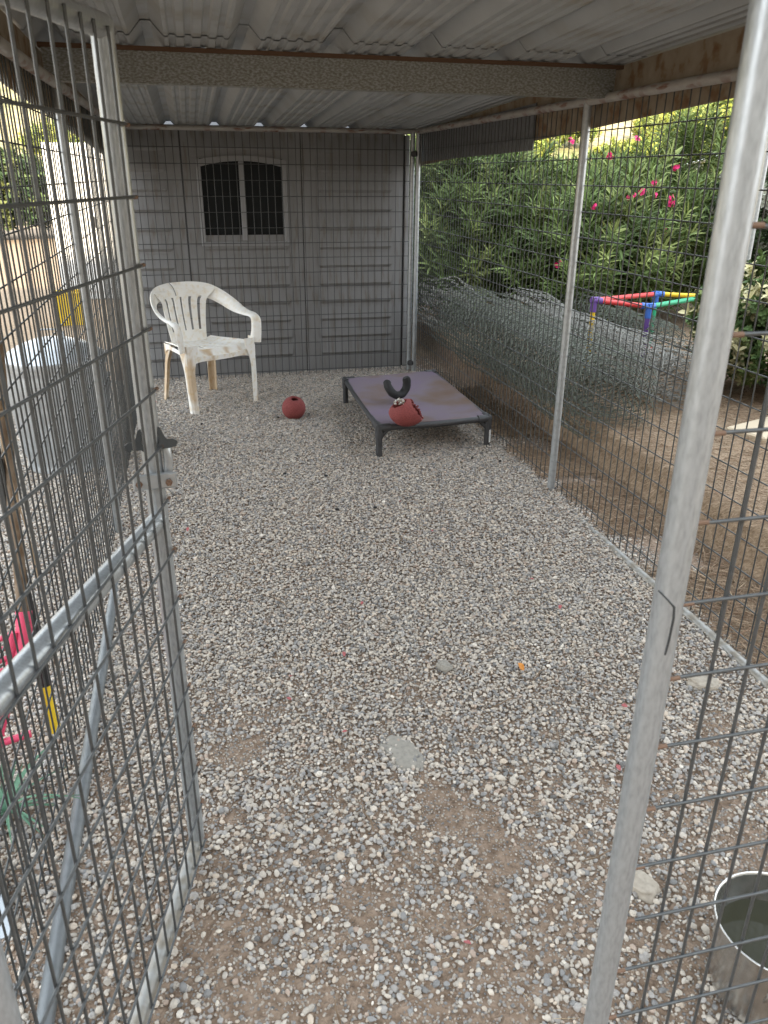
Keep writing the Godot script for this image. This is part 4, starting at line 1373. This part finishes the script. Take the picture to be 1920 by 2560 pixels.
func build_right() -> void:
	var grp := "rolls of chain link beside the run"
	chain_roll("chain_link_roll", "big roll of green chain link fencing lying against the side panel", Vector3(1.98, 0.42, -5.75), Vector3(2.06, 0.36, -3.55), 0.09, 0.27, 7.0, M.mesh_green, 0.7, grp)
	chain_roll("chain_link_roll", "roll of bare silver chain link fencing lying behind the green roll", Vector3(2.46, 0.42, -5.9), Vector3(2.62, 0.36, -3.75), 0.08, 0.20, 5.0, M.mesh_silver, 0.8, grp)
	chain_roll("chain_link_roll", "short loose coil of wire netting at the back corner of the run", Vector3(1.86, 0.44, -6.45), Vector3(1.98, 0.46, -5.85), 0.08, 0.20, 4.0, M.mesh_silver, 1.6, grp)
	chain_roll("chain_link_roll", "dull green roll of netting under the coloured pipe frame", Vector3(2.95, 0.42, -5.9), Vector3(3.02, 0.36, -4.6), 0.08, 0.19, 5.0, M.mesh_green, 0.8, grp)
	# coloured pipe frame
	var t := thing("pipe_frame", "play frame of red, yellow, green and blue plastic pipes", "pipe frame")
	var A := Vector3(2.57, 0.648, -4.85)
	var B := Vector3(2.94, 0.607, -4.78)
	var C := Vector3(3.28, 0.617, -5.26)
	var D := Vector3(3.66, 0.60, -5.18)
	var pr := 0.0165
	for s in [[A, C, "pipe_red"], [A, B, "pipe_red"], [C, D, "pipe_yellow"], [B, D, "pipe_green"]]:
		part(t, "top_pipe", cyl(s[0], s[1], pr, 14), M[s[2]])
	var legs := [[A, "pipe_yellow", 0.15], [B, "pipe_purple", 0.15], [C, "pipe_green", 0.18], [D, "pipe_red", 0.18]]
	for l in legs:
		var foot: Vector3 = Vector3(l[0].x, l[2], l[0].z)
		part(t, "leg", cyl(l[0], foot, pr, 14), M[l[1]])
	var nb := [[A, B, C], [B, A, D], [C, A, D], [D, B, C]]
	for i in 4:
		var p: Vector3 = nb[i][0]
		var g := G.new()
		for k in [1, 2]:
			var d: Vector3 = (nb[i][k] - p).normalized()
			g.tube([p - d * 0.02, p + d * 0.055], 0.0215, 14)
		g.tube([p + Vector3(0, 0.02, 0), p - Vector3(0, 0.075, 0)], 0.0215, 14)
		part(t, "elbow", g.done(), M.pipe_purple if i == 0 else M.pipe_blue)
	var og := G.new()
	og.tube([Vector3(3.28, 0.17, -5.26), Vector3(3.28, 0.23, -5.26)], 0.022, 12)
	part(t, "foot_cap", og.done(), M.pipe_red)
	# light paving slab by the hedge
	var g2 := G.new()
	g2.box(Transform3D(Basis.from_euler(Vector3(0, 0.35, 0)), Vector3(2.86, 0.185, -3.36)), Vector3(0.42, 0.05, 0.22), 0.008)
	one("paving_slab", g2.done(), M.slab, "pale tan paving slab lying before the low hedge", "slab")
	# chain link fence with a pipe rail behind the oleanders
	t = thing("chain_link_fence", "chain link fence with a grey top rail behind the oleanders", "fence")
	var fa := Vector3(3.75, 0.2, -4.95)
	var fb := Vector3(9.4, 0.2, -15.0)
	var fd := (fb - fa)
	part(t, "top_rail", cyl(fa + Vector3(0, 1.40, 0), fb + Vector3(0, 1.40, 0), 0.022, 12), M.tube)
	for i in 5:
		var p := fa + fd * (i / 4.0)
		part(t, "post", cyl(p, p + Vector3(0, 1.42, 0), 0.024, 12), M.tube)
	var cm := G.new()
	var L := fd.length()
	fd = fd.normalized()
	for i in int(L / 0.055):
		var pts := []
		for k in 45: pts.append(fa + fd * (i * 0.055 + (0.0275 if k % 2 else -0.0005)) + Vector3(0, 0.02 + 0.0311 * k, 0) + fd.cross(Vector3.UP) * (0.002 if k % 2 else -0.002))
		cm.tube(pts, 0.0016, 3, false)
	part(t, "chain_mesh", cm.done(), M.mesh_green)

func leaf_blade(g: G, base: Vector3, d: Vector3, up: Vector3, l: float, w: float, droop: float, fat := 0.5) -> void:
	# a folded blade of eight triangles
	var s := d.cross(up).normalized()
	var u := s.cross(d).normalized()
	var rows := []
	for k in 4:
		var f := k / 3.0
		var c := base + d * l * f - u * droop * l * f * f
		var hw: float = w * [0.25, 1.0, 0.85, 0.0][k]
		if fat > 0.6: hw = w * [0.3, 0.95, 1.0, 0.25][k]
		rows.append([c - s * hw + u * hw * 0.45, c, c + s * hw + u * hw * 0.45])
	var b := g.v.size()
	for r in rows:
		for q in 3: g.vert(r[q], (u + s * (q - 1) * -0.35).normalized())
	for k in 3:
		for q in 2:
			var a := b + k * 3 + q
			if k < 2 or fat > 0.6:
				g.tri(a, a + 1, a + 4); g.tri(a, a + 4, a + 3)
			else:
				g.tri(a, a + 1, a + 4)

func shoot_mesh(seed_: int, l: float, lw: float, nodes: int, stem: float, fat := 0.5) -> ArrayMesh:
	var r := RandomNumberGenerator.new()
	r.seed = seed_
	var g := G.new()
	g.col = Color(0.6, 0.7, 0.5)
	g.tube([Vector3.ZERO, Vector3(0.01, stem * 0.5, 0.005), Vector3(0, stem, 0)], [0.0035, 0.0028, 0.0015], 4, false)
	for k in nodes:
		var y := stem * (0.15 + 0.85 * k / (nodes - 1.0))
		for q in 3:
			var a := TAU * q / 3.0 + k * 1.05 + r.randf_range(-0.3, 0.3)
			var up: float = lerpf(0.35, 1.6, float(k) / nodes) + r.randf_range(-0.25, 0.25)
			var d := Vector3(cos(a), up, sin(a)).normalized()
			g.col = Color(1, 1, 1) * r.randf_range(0.75, 1.25)
			leaf_blade(g, Vector3(0, y, 0), d, Vector3.UP, l * r.randf_range(0.75, 1.15), lw * r.randf_range(0.8, 1.2), r.randf_range(0.05, 0.4), fat)
	return g.done()

func shrub(called: String, label: String, category: String, c: Vector3, rad: Vector3, count: int, meshes: Array, tints: Array, yellow: float, group: String, spread := 0.6, size := 1.0) -> Node3D:
	var t := thing(called, label, category, c, 0, group)
	var g := G.new()
	for i in 9:
		var a := rnd(0, TAU)
		var e := Vector3(cos(a) * rad.x * rnd(0.2, 0.8), rad.y * rnd(0.9, 1.6), sin(a) * rad.z * rnd(0.2, 0.8))
		g.tube([Vector3(cos(a) * 0.06, -0.05, sin(a) * 0.06), e * 0.45 + Vector3(0, 0.05, 0), e], [0.02, 0.014, 0.005], 6, false)
	part(t, "stems", g.done(), M.bark)
	var xs := []
	var cs := []
	for m in meshes: xs.append([]); cs.append([])
	for i in count:
		var d := Vector3(rng.randfn(), rng.randfn(), rng.randfn()).normalized()
		if d.y < -0.75: d.y = -d.y
		var f := pow(rng.randf(), 0.42)
		var lump := 1.0 + 0.30 * fn.get_noise_3dv((d + c) * 55.0)
		var p := Vector3(d.x * rad.x, rad.y * 0.98 + d.y * rad.y, d.z * rad.z) * Vector3(f, 1, f) * lump
		p.y = rad.y * 0.95 + d.y * rad.y * f * lump
		if p.y < 0.04: p.y = rnd(0.05, 0.4)
		var dir := Vector3(d.x, 0.0, d.z) * spread + Vector3(rnd(-0.45, 0.45), rnd(0.5, 1.1), rnd(-0.45, 0.45))
		var s := rnd(0.7, 1.2) * size
		var k := rng.randi() % meshes.size()
		xs[k].append(Transform3D(frame_of(dir, rnd(0, TAU)).scaled(Vector3.ONE * s), p))
		var q: Color = tints[rng.randi() % tints.size()]
		if rng.randf() < yellow: q = Color(0.32, 0.30, 0.07)
		cs[k].append(q * rnd(0.75, 1.25))
	for k in meshes.size():
		var mm := many(t, "foliage", meshes[k], M.leaf, xs[k], cs[k])
		mm.set_meta("kind", "stuff")
	return t

func flower_mesh(seed_: int) -> ArrayMesh:
	var r := RandomNumberGenerator.new()
	r.seed = seed_
	var g := G.new()
	for f in 5:
		var o := Vector3(r.randf_range(-0.03, 0.03), r.randf_range(-0.02, 0.03), r.randf_range(-0.02, 0.03))
		var ax := (o + Vector3(0, 0.01, 0.04)).normalized()
		var b := Basis.looking_at(-ax, Vector3(0.1, 1, 0))
		for q in 5:
			var a := TAU * q / 5
			var d := b * Vector3(cos(a), sin(a), 0.35)
			g.col = Color(1, 1, 1) * r.randf_range(0.8, 1.1)
			leaf_blade(g, o, d.normalized(), b.z, 0.028, 0.012, 0.15, 0.8)
	return g.done()

func build_plants() -> void:
	var ol := [shoot_mesh(1, 0.140, 0.0080, 9, 0.30), shoot_mesh(2, 0.125, 0.0074, 10, 0.36), shoot_mesh(3, 0.150, 0.0085, 8, 0.26)]
	var tints := [Color(0.115, 0.165, 0.05), Color(0.16, 0.215, 0.07), Color(0.085, 0.125, 0.04), Color(0.23, 0.27, 0.09)]
	var grp := "oleanders beside the run"
	var s1 := shrub("oleander", "dense oleander without flowers rising behind the wire rolls and shed corner", "shrub", Vector3(2.62, 0.2, -7.75), Vector3(1.02, 0.66, 1.05), 3600, ol, tints, 0.004, grp)
	var s2 := shrub("oleander", "oleander with pink flowers behind the coloured pipe frame", "shrub", Vector3(3.95, 0.25, -7.35), Vector3(1.0, 0.55, 0.95), 3000, ol, tints, 0.006, grp)
	var s3 := shrub("oleander", "tall thin oleander with pink flowers next to the chain link fence", "shrub", Vector3(4.60, 0.3, -7.1), Vector3(0.62, 0.80, 0.55), 170, ol, tints, 0.01, grp, 0.12)
	shrub("oleander", "low oleander growing at the foot of the hedge between frame and fence", "shrub", Vector3(3.45, 0.2, -6.35), Vector3(0.85, 0.45, 0.55), 1100, ol, tints, 0.006, grp)
	shrub("oleander", "low dark oleander filling the gap behind the silver wire roll", "shrub", Vector3(2.35, 0.15, -7.0), Vector3(0.75, 0.42, 0.5), 1000, ol, tints, 0.0, grp)
	# pink flower clusters where the bushes face the run
	var fm := [flower_mesh(1), flower_mesh(2), flower_mesh(3)]
	var spots := [[1000, 245], [650, 460], [1500, 600], [1220, 820], [870, 1005], [960, 985], [1015, 945], [1070, 940], [1235, 980], [1420, 1020], [1445, 1080], [435, 1115], [145, 275], [1360, 1450], [1335, 1620], [1440, 1530]]
	var i := 0
	for s in spots + [[-32, 1860], [1339, 1632]]:
		var px: float = 1400.0 + s[0] / 5.184
		var py: float = 300.0 + s[1] / 5.184
		var p := on_z(px, py, -6.12 if py < 480 else -5.95)
		var par := s3 if px > 1640 else s2
		part(par, "flower_cluster", fm[i % 3], M.petal, Transform3D(Basis.from_euler(Vector3(rnd(-0.3, 0.5), rnd(-0.6, 0.3), rnd(0, 6))).scaled(Vector3.ONE * rnd(0.42, 0.70)), p - par.position))
		i += 1
	# low variegated hedge
	var hl := [shoot_mesh(11, 0.050, 0.0125, 6, 0.12, 0.8), shoot_mesh(12, 0.045, 0.0115, 7, 0.14, 0.8)]
	shrub("hedge_shrub", "low hedge with glossy cream edged leaves behind the paving slab", "shrub", Vector3(3.42, 0.2, -4.0), Vector3(0.52, 0.33, 0.45), 1500, hl, [Color(0.10, 0.15, 0.05), Color(0.07, 0.12, 0.04), Color(0.50, 0.46, 0.27), Color(0.16, 0.20, 0.07)], 0.0, "")
	shrub("ivy_shrub", "dark small leaved shrub climbing the chain link fence", "shrub", Vector3(4.75, 0.2, -5.9), Vector3(0.60, 0.66, 0.55), 1500, hl, [Color(0.05, 0.08, 0.03), Color(0.08, 0.11, 0.05), Color(0.30, 0.30, 0.24)], 0.0, "")
	# trees far behind
	var fl := [shoot_mesh(21, 0.17, 0.045, 6, 0.40, 0.8), shoot_mesh(22, 0.15, 0.04, 7, 0.45, 0.8)]
	var yg := [Color(0.22, 0.26, 0.05), Color(0.30, 0.31, 0.07), Color(0.15, 0.20, 0.05)]
	var dk := [Color(0.06, 0.09, 0.04), Color(0.09, 0.13, 0.05), Color(0.04, 0.07, 0.03), Color(0.14, 0.16, 0.06)]
	far_tree("yellow green tree rising on the slope behind the chain link fence", Vector3(11.5, 0.6, -15.5), Vector3(1.6, 1.5, 1.6), 1300, fl, yg)
	far_tree("small yellow green tree farther along the dry slope", Vector3(17.0, 1.6, -24.0), Vector3(1.7, 1.4, 1.6), 900, fl, yg)
	shrub("yard_hedge", "dark green hedge at the edge of the sunny yard", "hedge", Vector3(-4.3, 0, -20.5), Vector3(1.5, 0.78, 0.9), 1500, fl, dk, 0.0, "hedges beyond the yard", 0.6, 0.9)
	shrub("yard_hedge", "looser dark hedge beside the white cabinet in the yard", "hedge", Vector3(-2.6, 0, -21.5), Vector3(1.2, 0.72, 0.9), 1100, fl, dk, 0.0, "hedges beyond the yard", 0.6, 0.9)
	for p in [[-9.5, -46.0, 1.5], [-4.5, -52.0, 1.2], [21.0, -42.0, 1.6], [27.0, -38.0, 1.4], [14.0, -55.0, 1.8], [32.0, -55.0, 1.6], [34.0, -62.0, 2.2], [40.0, -66.0, 2.6], [46.0, -70.0, 2.2], [30.0, -72.0, 2.0], [38.0, -80.0, 2.8], [50.0, -84.0, 3.0], [44.0, -92.0, 2.6], [26.0, -64.0, 1.8], [56.0, -78.0, 2.4], [48.0, -60.0, 2.0], [-16.0, -62.0, 2.0], [-10.0, -74.0, 2.4]]:
		var y := hill_at(p[0], p[1])
		shrub("slope_bush", "round olive green bush on the dry slope", "bush", Vector3(p[0], y - 0.2, p[1]), Vector3(p[2], p[2] * 0.55, p[2]), 320, fl, yg, 0.0, "bushes on the dry slope", 0.6, 1.6)

func far_tree(label: String, c: Vector3, rad: Vector3, count: int, meshes: Array, tints: Array) -> void:
	var t := shrub("slope_tree", label, "tree", c, rad, count, meshes, tints, 0.0, "")
	var g := G.new()
	g.tube([Vector3(0, -0.4, 0), Vector3(0.05, 0.5, 0), Vector3(0, 1.6, 0)], [0.12, 0.09, 0.04], 10)
	part(t, "trunk", g.done(), M.bark)

func hill_at(x: float, z: float) -> float:
	var r := sqrt(x * x + z * z)
	var v := clampf((r - 38.0) / 152.0, 0.0, 1.0)
	var u := (atan2(x, -z) + 1.5) / 3.0
	return -0.4 + 21.0 * smooth(0.0, 1.0, v) * (0.8 + 0.35 * fn.get_noise_2d(u * 700.0, 5.0)) + 1.6 * fn.get_noise_2d(x * 2.2, z * 2.2) * v

func build_buildings() -> void:
	# sunlit white outbuilding past the shed
	var t := thing("outbuilding", "white walled outbuilding in the sun beyond the shed", "building", Vector3(2.45, 0.1, -13.6))
	var g := G.new()
	g.box(Transform3D(Basis.IDENTITY, Vector3(0, 1.2, 0)), Vector3(2.3, 2.4, 3.0), 0.0)
	part(t, "wall", g.done(), M.white_wall)
	g = G.new()
	g.box(Transform3D(Basis.from_euler(Vector3(0, 0, 0.05)), Vector3(0, 2.48, 0)), Vector3(2.7, 0.08, 3.4), 0.0)
	part(t, "roof", g.done(), M.slab)
	# unseen building added behind the camera to throw its shade over the run
	t = thing("added_shade_house", "unseen two storey building added behind the camera to shade the run", "added_shade_house", Vector3(0, 0, 11.0))
	g = G.new()
	g.box(Transform3D(Basis.IDENTITY, Vector3(0, 3.4, 4.0)), Vector3(36.0, 6.8, 8.0), 0.0)
	part(t, "wall", g.done(), M.stucco)
	g = G.new()
	var e := [Vector3(-18.6, 6.8, -0.6), Vector3(18.6, 6.8, -0.6), Vector3(18.6, 6.8, 8.6), Vector3(-18.6, 6.8, 8.6), Vector3(-17.5, 11.4, 4.0), Vector3(17.5, 11.4, 4.0)]
	var inn := Vector3(0, 8.0, 4.0)
	g.poly([e[0], e[1], e[5], e[4]], inn)
	g.poly([e[3], e[2], e[5], e[4]], inn)
	g.poly([e[0], e[3], e[4]], inn)
	g.poly([e[1], e[2], e[5]], inn)
	g.poly([e[0], e[1], e[2], e[3]], inn)
	part(t, "roof", g.done(), M.roof_tile)
	for x in [-12.0, -6.0, 0.0, 6.0, 12.0]:
		for y in [1.7, 4.9]:
			g = G.new()
			g.box(Transform3D(Basis.IDENTITY, Vector3(x, y, -0.03)), Vector3(1.6, 1.3, 0.05), 0.0)
			part(t, "window", g.done(), M.glass_dark)

# ------------------------------------------------------------------ scene
func _ready() -> void:
	# camera
	var pitch := deg_to_rad(23.245)
	var yaw := deg_to_rad(13.317)
	var roll := deg_to_rad(0.395)
	var f0 := Vector3(sin(yaw), 0, -cos(yaw))
	var r0 := Vector3(cos(yaw), 0, sin(yaw))
	cam_f = f0 * cos(pitch) - Vector3.UP * sin(pitch)
	var u1 := Vector3.UP * cos(pitch) + f0 * sin(pitch)
	cam_r = r0 * cos(roll) + u1 * sin(roll)
	cam_u = u1 * cos(roll) - r0 * sin(roll)
	var cam := Camera3D.new()
	cam.name = "camera"
	add_child(cam)
	cam.transform = Transform3D(Basis(cam_r, cam_u, -cam_f), Vector3(0, 1.391, 0))
	var at := CameraAttributesPhysical.new()
	at.frustum_focal_length = 12.0 / (1280.0 / 1950.4)
	at.frustum_focus_distance = 3.6
	at.exposure_aperture = 7.5
	cam.attributes = at
	cam.fov = rad_to_deg(2.0 * atan(1280.0 / 1950.4))
	cam.near = 0.05
	cam.far = 900.0
	cam.current = true
	# sky, exposure
	var sky := ProceduralSkyMaterial.new()
	sky.sky_top_color = Color(0.78, 0.815, 0.85)
	sky.sky_horizon_color = Color(0.95, 0.945, 0.93)
	sky.sky_curve = 0.18
	sky.ground_horizon_color = Color(0.62, 0.58, 0.50)
	sky.ground_bottom_color = Color(0.35, 0.31, 0.26)
	sky.sun_angle_max = 1.0
	var env := Environment.new()
	env.background_mode = Environment.BG_SKY
	env.sky = Sky.new()
	env.sky.sky_material = sky
	env.tonemap_mode = Environment.TONE_MAPPER_LINEAR
	env.tonemap_exposure = 5.8
	env.sdfgi_enabled = true
	env.ssao_enabled = true
	env.ssil_enabled = true
	var we := WorldEnvironment.new()
	we.name = "world_environment"
	we.environment = env
	add_child(we)
	# low sun from behind the added shading building
	var sun := DirectionalLight3D.new()
	sun.name = "sun"
	sun.light_energy = 1.1
	sun.light_angular_distance = 0.5
	sun.light_color = Color(1.0, 0.93, 0.82)
	sun.shadow_enabled = true
	add_child(sun)
	sun.look_at_from_position(Vector3.ZERO, Vector3(0.22, -0.43, -1.0))
	rng.seed = 20240611
	fn.seed = 7
	fn.frequency = 0.01
	fn.fractal_octaves = 3
	materials()
	mat("pink_dry", lin(0.34, 0.10, 0.10), 0.8)
	mat("orange_leaf", lin(0.55, 0.22, 0.04), 0.8)
	for e in [[700, 1080, 130, 150, 600], [50, 150, 120, 90, 600], [1150, 1190, 130, 90, 600], [1500, 1060, 110, 130, 600], [230, 1690, 190, 90, 600], [1060, 1720, 160, 110, 600], [1430, 1760, 170, 60, 600], [1070, 680, 50, 40, 600], [1380, 190, 120, 70, 0], [1400, 560, 70, 50, 0], [1330, 840, 90, 70, 0], [1260, 1310, 190, 160, 0], [1420, 1600, 210, 120, 0], [1020, 1730, 90, 60, 0], [1540, 1480, 120, 60, 600]]:
		var px: float = e[4] + e[0] / 2.37
		var py: float = 1800.0 + e[1] / 2.37
		var p := on_ground(px, py, -0.02)
		var qx := on_ground(px + e[2] / 2.37, py, -0.02)
		var qz := on_ground(px, py + e[3] / 2.37, -0.02)
		patches.append([p.x, p.z, (qx - p).length(), (qz - p).length()])
	build_ground()
	build_gravel()
	build_buildings()
	build_kennel()
	build_gate()
	build_roof()
	build_shed()
	build_plants()
	build_right()
	build_left()
	build_litter()
	build_chair()
	build_bed()
	build_toys()
	build_bucket()
	build_small()
